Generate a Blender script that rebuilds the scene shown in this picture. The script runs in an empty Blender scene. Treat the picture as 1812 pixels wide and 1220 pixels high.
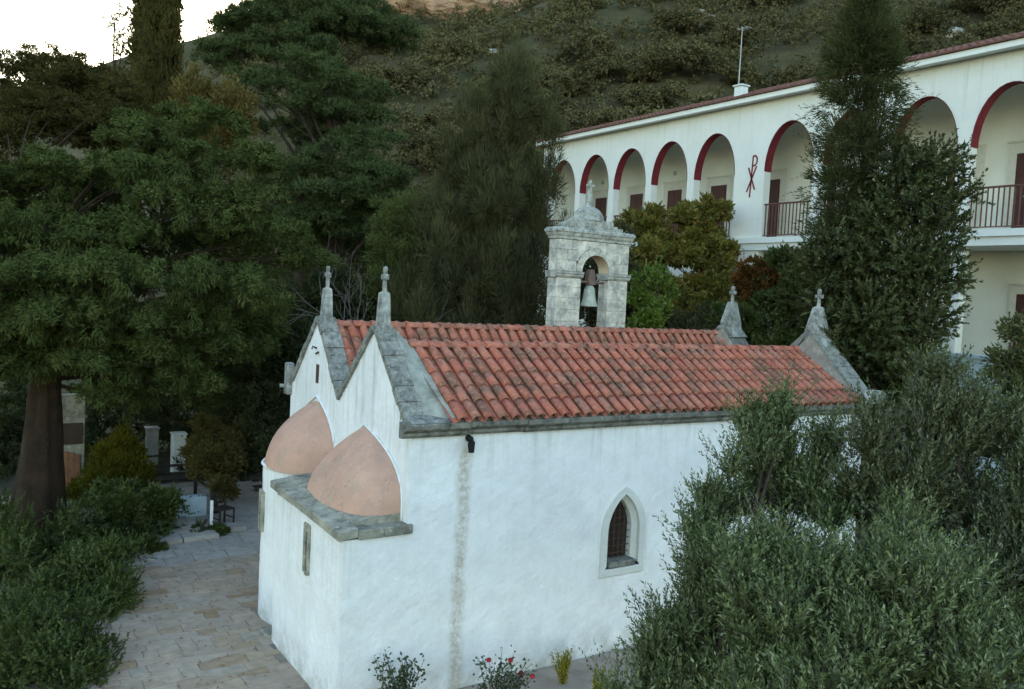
import bpy, bmesh, math, random
import numpy as np
from mathutils import Vector, Matrix

S = bpy.context.scene
COL = S.collection
RNG = np.random.default_rng(7)
random.seed(7)
R = math.radians

# ------------------------------------------------------------------ camera
CAM = np.array([0.0, 0.0, 6.2])
FPX, PX, PY = 1500.0, 906.0, 610.0            # focal length and centre in photograph pixels (1812 wide)
def _n(v): return v / np.linalg.norm(v)
_s = (637 - 475) / 3207.0
_c = 475 + _s * 7
_down = _n(np.array([-_s, 1.0, (610 - _c - _s * 906) / FPX]))
_v1 = _n(np.array([3200 - 906, 637 - 610, FPX]))
_X = _n(_v1 - _down * np.dot(_v1, _down)); _Z = -_down; _Y = np.cross(_Z, _X)
ROT = np.stack([_X, _Y, _Z])                  # world axes: X along the chapel, Y across it, Z up
def P(px, py, d):                             # a measured point of the photograph at distance d metres
    return CAM + ROT @ np.array([(px - PX), (py - PY), FPX]) * d / FPX

cam = bpy.data.cameras.new('camera')
cam.sensor_width = 36; cam.lens = 36 * FPX / 1812; cam.clip_start = 0.1; cam.clip_end = 4000
camo = bpy.data.objects.new('camera', cam); COL.objects.link(camo)
M4 = Matrix.Identity(4)
cx, cy, cz = ROT[:, 0], -ROT[:, 1], -ROT[:, 2]
for i in range(3):
    M4[i][0], M4[i][1], M4[i][2], M4[i][3] = cx[i], cy[i], cz[i], CAM[i]
camo.matrix_world = M4
S.camera = camo
S.render.engine = 'CYCLES'
S.render.resolution_x, S.render.resolution_y = 1024, 689

# ------------------------------------------------------------------ light
SUN_AZ = R(25)             # behind the hill, after sunset for the whole yard
SUN_EL = R(6)
W = bpy.data.worlds.new('World'); S.world = W; W.use_nodes = True
nt = W.node_tree; nt.nodes.clear()
sky = nt.nodes.new('ShaderNodeTexSky'); sky.sky_type = 'NISHITA'; sky.sun_disc = False
sky.sun_elevation = SUN_EL; sky.sun_rotation = SUN_AZ
sky.air_density = 1.0; sky.dust_density = 1.0; sky.ozone_density = 1.0; sky.altitude = 100
bg = nt.nodes.new('ShaderNodeBackground'); bg.inputs['Strength'].default_value = 0.15
wo = nt.nodes.new('ShaderNodeOutputWorld')
nt.links.new(sky.outputs[0], bg.inputs[0]); nt.links.new(bg.outputs[0], wo.inputs[0])
sl = bpy.data.lights.new('sun', 'SUN'); sl.energy = 0.5; sl.angle = R(20); sl.color = (1, .93, .85)
so = bpy.data.objects.new('sun', sl); COL.objects.link(so)
sd = Vector((math.sin(SUN_AZ) * math.cos(SUN_EL), math.cos(SUN_AZ) * math.cos(SUN_EL), math.sin(SUN_EL)))
so.rotation_euler = sd.to_track_quat('Z', 'Y').to_euler(); so.location = (0, 0, 60)
S.view_settings.view_transform = 'Standard'; S.view_settings.look = 'None'
S.view_settings.gamma = 1.0; S.view_settings.use_curve_mapping = False
S.view_settings.exposure = 2.82

# ------------------------------------------------------------------ materials
class NT:
    def __init__(s, name):
        s.m = bpy.data.materials.new(name); s.m.use_nodes = True
        s.t = s.m.node_tree; s.t.nodes.clear()
    def n(s, typ, **kw):
        o = s.t.nodes.new(typ)
        for k, v in kw.items():
            if k in o.inputs.keys(): o.inputs[k].default_value = v
            else: setattr(o, k, v)
        return o
    def l(s, a, b): s.t.links.new(a, b)
    def coord(s, scale=(1, 1, 1)):
        g = s.n('ShaderNodeNewGeometry'); m = s.n('ShaderNodeMapping'); m.inputs['Scale'].default_value = scale
        s.l(g.outputs['Position'], m.inputs[0]); return m.outputs[0]
    def noise(s, scale, detail=4, rough=.6, sc=(1, 1, 1)):
        o = s.n('ShaderNodeTexNoise'); o.inputs['Scale'].default_value = scale
        o.inputs['Detail'].default_value = detail; o.inputs['Roughness'].default_value = rough
        s.l(s.coord(sc), o.inputs['Vector']); return o.outputs[0]
    def ramp(s, fac, stops):
        o = s.n('ShaderNodeValToRGB'); e = o.color_ramp.elements
        while len(e) < len(stops): e.new(.5)
        for q, (p, c) in zip(e, stops):
            q.position = p; q.color = (c[0], c[1], c[2], 1) if not isinstance(c, (int, float)) else (c, c, c, 1)
        s.l(fac, o.inputs[0]); return o.outputs[0]
    def mix(s, fac, a, b, mode='MIX'):
        o = s.n('ShaderNodeMix', data_type='RGBA', blend_type=mode)
        for v, i in ((fac, 0), (a, 6), (b, 7)):
            if isinstance(v, (int, float)): o.inputs[i].default_value = v
            elif isinstance(v, tuple): o.inputs[i].default_value = (*v, 1)
            else: s.l(v, o.inputs[i])
        return o.outputs[2]
    def math(s, op, a, b=0.0, c=0.0, clamp=False):
        o = s.n('ShaderNodeMath', operation=op); o.use_clamp = clamp
        for i, v in enumerate((a, b, c)):
            if isinstance(v, (int, float)): o.inputs[i].default_value = v
            else: s.l(v, o.inputs[i])
        return o.outputs[0]
    def pos(s):
        g = s.n('ShaderNodeNewGeometry'); x = s.n('ShaderNodeSeparateXYZ'); s.l(g.outputs['Position'], x.inputs[0]); return x.outputs
    def band(s, v, a, b):                     # 0 below a, 1 above b
        o = s.n('ShaderNodeMapRange'); o.inputs[1].default_value = a; o.inputs[2].default_value = b
        o.interpolation_type = 'SMOOTHSTEP'; s.l(v, o.inputs[0]); return o.outputs[0]
    def rnd(s): return s.n('ShaderNodeObjectInfo').outputs['Random']
    def out(s, col, rough=.85, bump=None, dist=.01, strength=1.0, spec=.3):
        b = s.n('ShaderNodeBsdfPrincipled'); b.inputs['Roughness'].default_value = rough
        b.inputs['Specular IOR Level'].default_value = spec
        if isinstance(col, tuple): b.inputs['Base Color'].default_value = (*col, 1)
        else: s.l(col, b.inputs['Base Color'])
        if bump is not None:
            u = s.n('ShaderNodeBump'); u.inputs['Distance'].default_value = dist; u.inputs['Strength'].default_value = strength
            s.l(bump, u.inputs['Height']); s.l(u.outputs[0], b.inputs['Normal'])
        o = s.n('ShaderNodeOutputMaterial'); s.l(b.outputs[0], o.inputs[0]); return s.m

def simple(name, col, rough=.7, var=.25, scale=6, bump=.004, spec=.3):
    t = NT(name); f = t.noise(scale, 5)
    c = t.ramp(f, [(.3, tuple(x * (1 - var) for x in col)), (.7, tuple(min(1, x * (1 + var * .5)) for x in col))])
    return t.out(c, rough, t.noise(scale * 8, 3), bump, spec=spec)

def leafmat(name, stops, trans=.25, gloss=0.0, vary=.5, nscale=.9):
    t = NT(name)
    a = t.n('ShaderNodeAttribute', attribute_name='tint')
    nz = t.noise(nscale, 3)
    f = t.math('ADD', t.math('MULTIPLY', a.outputs['Fac'], 1 - vary), t.math('MULTIPLY', nz, vary))
    c = t.ramp(f, stops)
    d = t.n('ShaderNodeBsdfDiffuse'); t.l(c, d.inputs[0])
    tr = t.n('ShaderNodeBsdfTranslucent'); t.l(t.mix(.6, c, (.10, .13, .02)), tr.inputs[0])
    m = t.n('ShaderNodeMixShader'); m.inputs[0].default_value = trans
    t.l(d.outputs[0], m.inputs[1]); t.l(tr.outputs[0], m.inputs[2]); sh = m.outputs[0]
    if gloss:
        g = t.n('ShaderNodeBsdfGlossy'); g.inputs['Roughness'].default_value = .45; g.inputs[0].default_value = (.8, .85, .85, 1)
        m2 = t.n('ShaderNodeMixShader'); m2.inputs[0].default_value = gloss
        t.l(sh, m2.inputs[1]); t.l(g.outputs[0], m2.inputs[2]); sh = m2.outputs[0]
    o = t.n('ShaderNodeOutputMaterial'); t.l(sh, o.inputs[0]); return t.m

def plaster(name, base, streaks=True):
    t = NT(name); x, y, z = t.pos()
    blot = t.noise(1.3, 6, .65)
    c = t.ramp(blot, [(.3, tuple(v * .86 for v in base)), (.62, base), (.8, tuple(min(1, v * 1.05) for v in base))])
    fine = t.ramp(t.noise(9, 5, .7), [(.36, .80), (.5, 1.0)])
    c = t.mix(.22, c, t.mix(1.0, c, fine, 'MULTIPLY'))
    if streaks:
        # grey green growth below the copings and cornice, rain streaks downwards
        run = t.noise(7, 4, .7, (1, 1, .07))
        top = t.band(z, 3.2, 4.3)
        k = t.math('MULTIPLY', t.ramp(run, [(.5, 0.0), (.72, 1.0)]), t.math('ADD', t.math('MULTIPLY', top, .55), .10))
        c = t.mix(k, c, (.36, .37, .31))
        patch = t.ramp(t.noise(.75, 7, .72), [(.50, 0.0), (.60, .5), (.63, .15), (.75, .4)])
        c = t.mix(t.math('MULTIPLY', patch, .30), c, (.62, .63, .60))
        foot = t.math('MULTIPLY', t.math('SUBTRACT', 1.0, t.band(z, .0, .75)), t.ramp(t.noise(3, 5, .7), [(.38, 0.0), (.62, .8)]))
        c = t.mix(foot, c, (.42, .40, .36))
        # the rusty drip line under the spout of the south wall
        wob = t.math('MULTIPLY', t.math('SUBTRACT', t.noise(2.2, 3), .5), .22)
        dx = t.math('ABSOLUTE', t.math('SUBTRACT', t.math('ADD', x, wob), 6.52))
        line = t.math('SUBTRACT', 1.0, t.band(dx, .02, .17))
        south = t.math('SUBTRACT', 1.0, t.band(y, 11.3, 11.4))
        below = t.math('SUBTRACT', 1.0, t.band(z, 3.75, 3.95))
        speck = t.ramp(t.noise(13, 5, .75), [(.36, 0.15), (.6, 1.0)])
        k = t.math('MULTIPLY', t.math('MULTIPLY', line, south), t.math('MULTIPLY', below, speck))
        c = t.mix(t.math('MULTIPLY', k, .8), c, (.40, .34, .25))
        # yellowish run-off below the slab of the apse
        east = t.math('SUBTRACT', 1.0, t.band(x, 4.9, 5.0))
        run2 = t.ramp(t.noise(9, 3, .6, (1, 1, .04)), [(.45, 0.0), (.7, 1.0)])
        k = t.math('MULTIPLY', t.math('MULTIPLY', run2, east), t.band(z, .6, 2.7))
        c = t.mix(t.math('MULTIPLY', k, .30), c, (.45, .44, .30))
    b = t.math('ADD', t.math('MULTIPLY', t.noise(5, 3, .5), 1.0), t.math('MULTIPLY', t.noise(24, 4, .6), .35))
    return t.out(c, .92, b, .04, .45, spec=.15)

def stone(name, base, dark=(.10, .10, .09), amt=.5, scale=5, lich=(.50, .50, .44)):
    t = NT(name)
    n1 = t.noise(scale, 6, .7); n2 = t.noise(scale * 3.1, 5, .75)
    r = t.rnd()
    b0 = t.mix(r, tuple(v * .85 for v in base), tuple(min(1, v * 1.12) for v in base))
    c = t.mix(t.ramp(n1, [(.5 - amt * .25, 1.0), (.72 - amt * .2, 0.0)]), b0, dark)
    c = t.mix(t.ramp(n2, [(.55, 0.0), (.68, .75)]), c, lich)
    return t.out(c, .95, t.noise(scale * 6, 5, .7), .015, .8, spec=.1)

MAT = {}
MAT['plaster'] = plaster('whitewashed plaster', (.80, .80, .82))
MAT['patch'] = plaster('window plaster', (.62, .63, .61), False)
def monmat():
    t = NT('monastery plaster'); x, y, z = t.pos()
    c = t.ramp(t.noise(.8, 6, .7), [(.3, (.73, .735, .69)), (.6, (.80, .80, .765))])
    run = t.ramp(t.noise(5, 4, .7, (1, 1, .06)), [(.52, 0.0), (.75, .5)])
    c = t.mix(t.math('MULTIPLY', run, t.math('ADD', .25, t.band(z, 11.5, 13.5))), c, (.55, .55, .50))
    return t.out(c, .9, t.noise(12, 4), .01, spec=.15)
MAT['mon'] = monmat()
MAT['mon_in'] = simple('loggia plaster', (.76, .74, .64), .9, .07, 1.2)
MAT['cream'] = simple('cream surround', (.66, .62, .52), .9, .1)
def pinkmat():
    t = NT('pink dome render')
    c = t.ramp(t.noise(1.6, 6, .7), [(.28, (.41, .245, .19)), (.5, (.51, .305, .235)), (.75, (.58, .365, .285))])
    c = t.mix(t.ramp(t.noise(4.5, 6, .75, (1, 1, .35)), [(.50, 0.0), (.68, .7)]), c, (.35, .28, .235))
    c = t.mix(t.ramp(t.noise(14, 5, .8), [(.60, 0.0), (.68, .7)]), c, (.60, .52, .46))
    vo = t.n('ShaderNodeTexVoronoi', feature='DISTANCE_TO_EDGE'); vo.inputs['Scale'].default_value = 1.9
    dn = t.n('ShaderNodeTexNoise'); dn.inputs['Scale'].default_value = 5.0
    va = t.n('ShaderNodeVectorMath', operation='ADD'); t.l(t.coord(), va.inputs[0]); t.l(t.coord(), dn.inputs['Vector']); t.l(dn.outputs[1], va.inputs[1]); t.l(va.outputs[0], vo.inputs['Vector'])
    crack = t.math('MULTIPLY', t.math('SUBTRACT', 1.0, t.band(vo.outputs[0], .004, .018)), t.ramp(t.noise(1.1, 3), [(.45, 0.0), (.6, .7)]))
    c = t.mix(crack, c, (.22, .16, .13))
    return t.out(c, .93, t.math('ADD', t.noise(6, 4), t.math('MULTIPLY', t.noise(40, 4), .3)), .03, .6, spec=.1)
MAT['pink'] = pinkmat()
MAT['slab'] = stone('slab stone', (.36, .34, .28), (.13, .13, .11), .6, 3.5)
MAT['coping'] = stone('lichen stone', (.28, .28, .255), (.09, .09, .08), .65, 7, (.50, .51, .47))
MAT['fillet'] = stone('mortar fillet', (.40, .40, .36), (.20, .21, .18), .4, 2.2, (.36, .37, .33))
MAT['fillet_brown'] = stone('brown mortar fillet', (.30, .25, .21), (.16, .14, .12), .45, 2.2, (.40, .36, .31))
MAT['cornice'] = stone('cornice stone', (.22, .215, .19), (.055, .055, .05), .75, 4, (.36, .36, .32))
MAT['pinn'] = stone('pinnacle stone', (.42, .43, .41), (.16, .165, .16), .4, 5, (.52, .53, .49))
MAT['tower'] = stone('tower ashlar', (.66, .625, .55), (.30, .30, .285), .4, 3.6, (.72, .69, .63))
MAT['tower_dark'] = stone('weathered tower top', (.42, .43, .40), (.15, .155, .15), .6, 5, (.58, .58, .54))
MAT['joint'] = simple('mortar joint', (.38, .36, .32), .95)
MAT['soffit'] = simple('arch cream stone', (.66, .54, .38), .95, .15)
MAT['bell'] = simple('bronze bell', (.34, .38, .33), .5, .3, 8, .002, .5)
MAT['yoke'] = simple('bell yoke timber', (.16, .11, .10), .8)
MAT['black'] = simple('dark void', (.012, .012, .013), .9)
MAT['pane'] = simple('dark window', (.030, .018, .014), .35, .4, 5, .002, .5)
MAT['rust'] = simple('rusty bar', (.075, .045, .032), .7)
MAT['wood'] = simple('dark red wood', (.085, .032, .025), .6)
MAT['rail'] = simple('brown railing', (.14, .062, .045), .6)
MAT['red'] = simple('dark red paint', (.19, .022, .030), .85, .25, 4)
MAT['fascia'] = simple('white fascia', (.82, .84, .82), .7, .04)
MAT['tile_dark'] = simple('dark roof tile', (.17, .075, .055), .85, .4, 4)
MAT['white'] = simple('white paint', (.70, .73, .72), .8, .12)
MAT['metal'] = simple('grey metal', (.42, .43, .42), .45)
MAT['bluewall'] = simple('pale blue render', (.40, .50, .56), .9, .2, 2)
MAT['darkwood'] = simple('almost black wood', (.035, .024, .02), .7)
MAT['doorwood'] = simple('brown boarded door', (.23, .11, .06), .75)
MAT['concrete'] = simple('mauve concrete', (.33, .265, .22), .95, .3, 2.5)
MAT['soil'] = simple('dark soil', (.055, .05, .032), .97, .5, 1.5, .05)
MAT['paveb'] = simple('pavement bed', (.24, .20, .165), .95, .3, 3)
MAT['bark'] = simple('bark', (.060, .042, .030), .95, .5, 5, .03)
MAT['bark_red'] = simple('shade-darkened reddish bark', (.032, .019, .010), .95, .5, 3, .05)  # the shade on the big trunk is put into this bark colour
MAT['twig'] = simple('grey twig', (.13, .12, .11), .9)
MAT['rose'] = simple('red petal', (.42, .03, .05), .6)
MAT['rock'] = stone('pale rock', (.48, .45, .40), (.2, .18, .15), .4, .8)
MAT['cliff'] = simple('bare earth cliff', (.40, .25, .16), .95, .5, .35, .3)

def tilemat():
    t = NT('terracotta tile'); r = t.rnd()
    b = t.ramp(r, [(0, (.32, .095, .062)), (.35, (.40, .125, .082)), (.7, (.45, .150, .100)), (1, (.36, .15, .105))])
    g = t.ramp(t.noise(2.4, 6, .75), [(.46, 0.0), (.62, .85)])
    c = t.mix(g, b, (.115, .085, .060))
    c = t.mix(t.ramp(t.noise(17, 4, .7), [(.5, 0.0), (.72, .55)]), c, (.58, .32, .25))
    return t.out(c, .75, t.noise(40, 3), .004, spec=.15)
MAT['tile'] = tilemat()
def flagmat(name, stops):
    t = NT(name); r = t.rnd()
    c = t.ramp(r, stops)
    f = t.ramp(t.noise(5, 5, .7), [(.3, .72), (.7, 1.08)])
    c = t.mix(1.0, c, f, 'MULTIPLY')
    big = t.ramp(t.noise(1.1, 4, .7), [(.5, 0.0), (.75, .5)])
    c = t.mix(big, c, (.26, .19, .12))
    return t.out(c, .85, t.noise(18, 4), .006, spec=.2)
MAT['flag'] = flagmat('warm flagstone', [(0, (.36, .29, .23)), (.25, (.43, .335, .26)), (.45, (.38, .325, .265)), (.6, (.44, .345, .26)), (.78, (.39, .30, .215)), (.93, (.31, .205, .12)), (1, (.43, .36, .295))])
MAT['flagb'] = flagmat('bluish flagstone', [(0, (.34, .315, .285)), (.5, (.40, .365, .325)), (1, (.36, .325, .29))])
def hillmat():
    t = NT('scrubby hillside')
    n = t.noise(.10, 8, .7)
    c = t.ramp(n, [(.3, (.055, .055, .030)), (.5, (.080, .075, .040)), (.64, (.120, .100, .060)), (.8, (.22, .17, .11))])
    return t.out(c, .97, t.noise(.9, 6, .7), .5, spec=.05)
MAT['hill'] = hillmat()
MAT['mount'] = simple('far blue mountain', (.17, .18, .19), .97, .2, .02)

G = lambda *c: c
LM = {}
LM['cypress'] = leafmat('cypress foliage', [(0.15, (0.024, 0.034, 0.012)), (0.45, (0.056, 0.074, 0.025)), (0.8, (0.105, 0.128, 0.042))], .15)
LM['column'] = leafmat('column cypress foliage', [(0.2, (0.043, 0.039, 0.015)), (0.5, (0.076, 0.067, 0.022)), (0.85, (0.122, 0.102, 0.033))], .15)
LM['pine'] = leafmat('pine foliage', [(0.2, (0.032, 0.046, 0.021)), (0.5, (0.064, 0.086, 0.036)), (0.85, (0.110, 0.130, 0.050))], .15)
LM['dull'] = leafmat('dull dark foliage', [(0.2, (0.039, 0.035, 0.015)), (0.5, (0.071, 0.061, 0.022)), (0.85, (0.104, 0.080, 0.030))], .2)
LM['feather'] = leafmat('feathery foliage', [(0.2, (0.042, 0.043, 0.026)), (0.5, (0.076, 0.076, 0.040)), (0.85, (0.140, 0.128, 0.052))], .25)
LM['fir'] = leafmat('fir foliage', [(0.2, (0.032, 0.038, 0.018)), (0.5, (0.062, 0.070, 0.032)), (0.85, (0.100, 0.105, 0.046))], .2)
LM['broad'] = leafmat('glossy broad leaf', [(0.15, (0.026, 0.034, 0.014)), (0.5, (0.060, 0.072, 0.026)), (0.75, (0.105, 0.110, 0.040)), (0.93, (0.190, 0.150, 0.065))], .2, .02)
LM['vine'] = leafmat('autumn vine', [(0.12, (0.060, 0.072, 0.018)), (0.35, (0.125, 0.130, 0.028)), (0.58, (0.220, 0.190, 0.040)), (0.78, (0.280, 0.170, 0.040)), (0.95, (0.240, 0.075, 0.025))], .3, .02, .45, .6)
LM['lemon'] = leafmat('bright citrus leaf', [(0.2, (0.060, 0.095, 0.016)), (0.55, (0.135, 0.200, 0.030)), (0.9, (0.250, 0.320, 0.060))], .35, .03)
LM['rust'] = leafmat('rusty autumn leaf', [(.2, (.045, .035, .014)), (.5, (.11, .055, .020)), (.85, (.24, .075, .024))], .3)
LM['yellow'] = leafmat('yellowing leaf', [(.2, (.07, .055, .020)), (.5, (.16, .115, .04)), (.85, (.22, .18, .08))], .3)
LM['bushgreen'] = leafmat('mid green leaf', [(0.2, (0.030, 0.042, 0.012)), (0.5, (0.064, 0.086, 0.022)), (0.85, (0.120, 0.140, 0.036))], .25, .02)
LM['bushlight'] = leafmat('pale green leaf', [(0.2, (0.055, 0.070, 0.024)), (0.5, (0.100, 0.120, 0.042)), (0.85, (0.160, 0.180, 0.070))], .3)
LM['olivebush'] = leafmat('yellow green leaf', [(.2, (0.049, 0.047, 0.007)), (.5, (0.104, 0.092, 0.012)), (.85, (0.171, 0.143, 0.021))], .3)
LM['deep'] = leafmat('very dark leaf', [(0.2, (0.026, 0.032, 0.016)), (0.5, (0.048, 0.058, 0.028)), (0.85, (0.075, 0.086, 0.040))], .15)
LM['olive'] = leafmat('olive leaf', [(0.1, (0.040, 0.058, 0.020)), (0.45, (0.100, 0.128, 0.044)), (0.7, (0.170, 0.200, 0.088)), (0.92, (0.320, 0.340, 0.210))], .2, .02, .3, .8)
LM['olive_dark'] = leafmat('dark olive leaf', [(0.1, (0.034, 0.044, 0.018)), (0.45, (0.084, 0.098, 0.040)), (0.7, (0.140, 0.155, 0.075)), (0.92, (0.270, 0.280, 0.180))], .2, .02, .3, .8)
LM['hill'] = leafmat('hill shrub leaf', [(0.2, (0.066, 0.058, 0.030)), (0.5, (0.122, 0.108, 0.054)), (0.85, (0.195, 0.168, 0.090))], .15, 0, .6, .12)  # leaf colours lightened, painting in the haze over the hill
LM['gold'] = leafmat('golden leaf', [(.2, (.14, .13, .015)), (.5, (.30, .27, .03)), (.85, (.45, .38, .07))], .35)
LM['roseleaf'] = leafmat('rose leaf', [(.2, (0.020, 0.031, 0.015)), (.5, (0.043, 0.061, 0.027)), (.85, (0.085, 0.102, 0.041))], .2, .05)

# ------------------------------------------------------------------ objects
def prop(o, label=None, cat=None, group=None, kind=None):
    if label: o['label'] = label
    if cat: o['category'] = cat
    if group: o['group'] = group
    if kind: o['kind'] = kind
    return o
def empty(name, loc, label, cat, group=None):
    o = bpy.data.objects.new(name, None); COL.objects.link(o); o.location = loc; o.empty_display_size = .2
    return prop(o, label, cat, group)
def link(name, me, mat, parent=None):
    o = bpy.data.objects.new(name, me); COL.objects.link(o)
    if mat is not None and len(me.materials) == 0: me.materials.append(mat)
    if parent is not None:
        o.parent = parent
        if parent.parent is None and parent.type == 'EMPTY':
            o.location = -parent.location        # meshes are built in world metres
    return o

class MB:
    def __init__(s): s.v = []; s.f = []
    def add(s, vs, fs):
        k = len(s.v); s.v += [tuple(float(c) for c in v) for v in vs]; s.f += [tuple(i + k for i in f) for f in fs]; return s
    def box(s, x0, x1, y0, y1, z0, z1):
        v = [(x, y, z) for z in (z0, z1) for y in (y0, y1) for x in (x0, x1)]
        return s.add(v, [(0, 2, 3, 1), (4, 5, 7, 6), (0, 1, 5, 4), (2, 6, 7, 3), (0, 4, 6, 2), (1, 3, 7, 5)])
    def bbox(s, x0, x1, y0, y1, z0, z1, b=.01):   # a box with chamfered edges
        v = []
        for z, i in ((z0, b), (z0 + b, 0), (z1 - b, 0), (z1, b)):
            for (x, y, sx, sy) in ((x0, y0, 1, 1), (x1, y0, -1, 1), (x1, y1, -1, -1), (x0, y1, 1, -1)):
                e = b
                v += [(x + sx * (i + e), y + sy * i, z), (x + sx * i, y + sy * (i + e), z)] if (sx * sy < 0) else [(x + sx * i, y + sy * (i + e), z), (x + sx * (i + e), y + sy * i, z)]
        f = []
        for r in range(3):
            for k in range(8):
                f.append((r * 8 + k, r * 8 + (k + 1) % 8, (r + 1) * 8 + (k + 1) % 8, (r + 1) * 8 + k))
        f.append(tuple(range(7, -1, -1))); f.append(tuple(range(24, 32)))
        return s.add(v, f)
    def prism(s, poly, axis, a, b):               # poly of (u,v) extruded along axis from a to b
        def pt(u, v, w): return {'x': (w, u, v), 'y': (u, w, v), 'z': (u, v, w)}[axis]
        n = len(poly)
        v = [pt(u, w, a) for u, w in poly] + [pt(u, w, b) for u, w in poly]
        f = [tuple(range(n)), tuple(range(2 * n - 1, n - 1, -1))] + [(i, i + n, (i + 1) % n + n, (i + 1) % n) for i in range(n)]
        return s.add(v, f)
    def tube(s, pts, rad, n=6, cap=True):
        pts = [np.array(p, float) for p in pts]; m = len(pts); k = len(s.v)
        if isinstance(rad, (int, float)): rad = [rad] * m
        vs, fs = [], []
        for i, p in enumerate(pts):
            d = _n(pts[min(i + 1, m - 1)] - pts[max(i - 1, 0)] + 1e-9)
            a = np.array([0, 0, 1.]) if abs(d[2]) < .9 else np.array([1., 0, 0])
            u = _n(np.cross(d, a)); w = np.cross(d, u)
            for j in range(n):
                t = 2 * math.pi * j / n
                vs.append(p + rad[i] * (u * math.cos(t) + w * math.sin(t)))
        for i in range(m - 1):
            for j in range(n): fs.append((i * n + j, i * n + (j + 1) % n, (i + 1) * n + (j + 1) % n, (i + 1) * n + j))
        if cap: fs.append(tuple(range(n - 1, -1, -1))); fs.append(tuple(range((m - 1) * n, m * n)))
        return s.add(vs, fs)
    def lathe(s, prof, c, n=20, a0=0, a1=2 * math.pi, sx=1, sy=1):
        full = abs(a1 - a0 - 2 * math.pi) < 1e-6; k = n if full else n + 1
        vs = []
        for r, z in prof:
            for j in range(k):
                t = a0 + (a1 - a0) * j / n
                vs.append((c[0] + r * math.cos(t) * sx, c[1] + r * math.sin(t) * sy, c[2] + z))
        fs = []
        for i in range(len(prof) - 1):
            for j in range(n if full else k - 1):
                fs.append((i * k + j, i * k + (j + 1) % k, (i + 1) * k + (j + 1) % k, (i + 1) * k + j))
        return s.add(vs, fs)
    def strip(s, A, B, close=False):              # faces between two equal rows of points
        n = len(A); m = n if close else n - 1
        return s.add(list(A) + list(B), [(i, (i + 1) % n, (i + 1) % n + n, i + n) for i in range(m)])
    def mesh(s, name, smooth=False, weld=False):
        me = bpy.data.meshes.new(name); me.from_pydata(s.v, [], s.f)
        bm = bmesh.new(); bm.from_mesh(me)
        if weld: bmesh.ops.remove_doubles(bm, verts=bm.verts, dist=1e-4)
        bmesh.ops.recalc_face_normals(bm, faces=bm.faces); bm.to_mesh(me); bm.free()
        if smooth: me.polygons.foreach_set('use_smooth', [True] * len(me.polygons))
        return me
    def build(s, name, mat, parent=None, smooth=False, weld=False):
        return link(name, s.mesh(name, smooth, weld), mat, parent)

def nz2(u, v, seed=0):                             # cheap smooth 2-d noise in numpy
    r = np.random.default_rng(seed); o = 0
    for k in range(7):
        f = .5 * 1.55 ** k; a = r.uniform(0, 6.28); p = r.uniform(0, 6.28)
        o = o + np.sin((u * math.cos(a) + v * math.sin(a)) * f * 2 + p) / 1.35 ** k
    return o / 3.2

def skin(mb, origin, uv, vv, nn, us, vs_, mask, amp, seed, depth=.06):
    """a plastered wall face: a grid of cells where mask is true, pushed outwards by hand-plaster unevenness"""
    o, uv, vv, nn = (np.array(q, float) for q in (origin, uv, vv, nn))
    idx = {}; V = []; F = []
    U, Vv = np.meshgrid(us, vs_, indexing='ij')
    D = amp * (.55 + .45 * nz2(U * 2.2, Vv * 2.2, seed)) + amp * .25 * nz2(U * 9, Vv * 9, seed + 1)
    def vid(i, j):
        if (i, j) not in idx:
            idx[(i, j)] = len(V); V.append(o + uv * us[i] + vv * vs_[j] + nn * max(D[i, j], .002))
        return idx[(i, j)]
    cells = {(i, j) for i in range(len(us) - 1) for j in range(len(vs_) - 1) if mask((us[i] + us[i + 1]) / 2, (vs_[j] + vs_[j + 1]) / 2)}
    for i, j in cells: F.append((vid(i, j), vid(i + 1, j), vid(i + 1, j + 1), vid(i, j + 1)))
    for i, j in cells:                            # edges returned into the wall
        for (di, dj, a, b) in ((0, -1, (i, j), (i + 1, j)), (0, 1, (i + 1, j + 1), (i, j + 1)), (-1, 0, (i, j + 1), (i, j)), (1, 0, (i + 1, j), (i + 1, j + 1))):
            if (i + di, j + dj) not in cells:
                k = len(V); A, B = vid(*a), vid(*b)
                V.append(V[A] - nn * depth); V.append(V[B] - nn * depth)
                F.append((A, B, len(V) - 1, len(V) - 2))
    mb.add(V, F)

def gothic(w, z0, zs, za, n=10, cx=0.0):
    """outline of a pointed opening, bottom left up and round to bottom right: list of (x,z)"""
    h = za - zs; c = (h * h - w * w) / (2 * w); r = w + c
    pts = [(cx - w, z0)]
    a1 = math.asin(h / r)
    L = [(cx + c - r * math.cos(a1 * k / n), zs + r * math.sin(a1 * k / n)) for k in range(n + 1)]
    pts += L + [(2 * cx - x, z) for x, z in reversed(L[:-1])] + [(cx + w, z0)]
    return pts
def oval(cy, w, z0, zs, za, n=9):
    pts = [(cy + w, z0)]
    pts += [(cy + w * math.cos(math.pi * k / (2 * n)), zs + (za - zs) * math.sin(math.pi * k / (2 * n))) for k in range(2 * n + 1)]
    return pts + [(cy - w, z0)]

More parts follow.
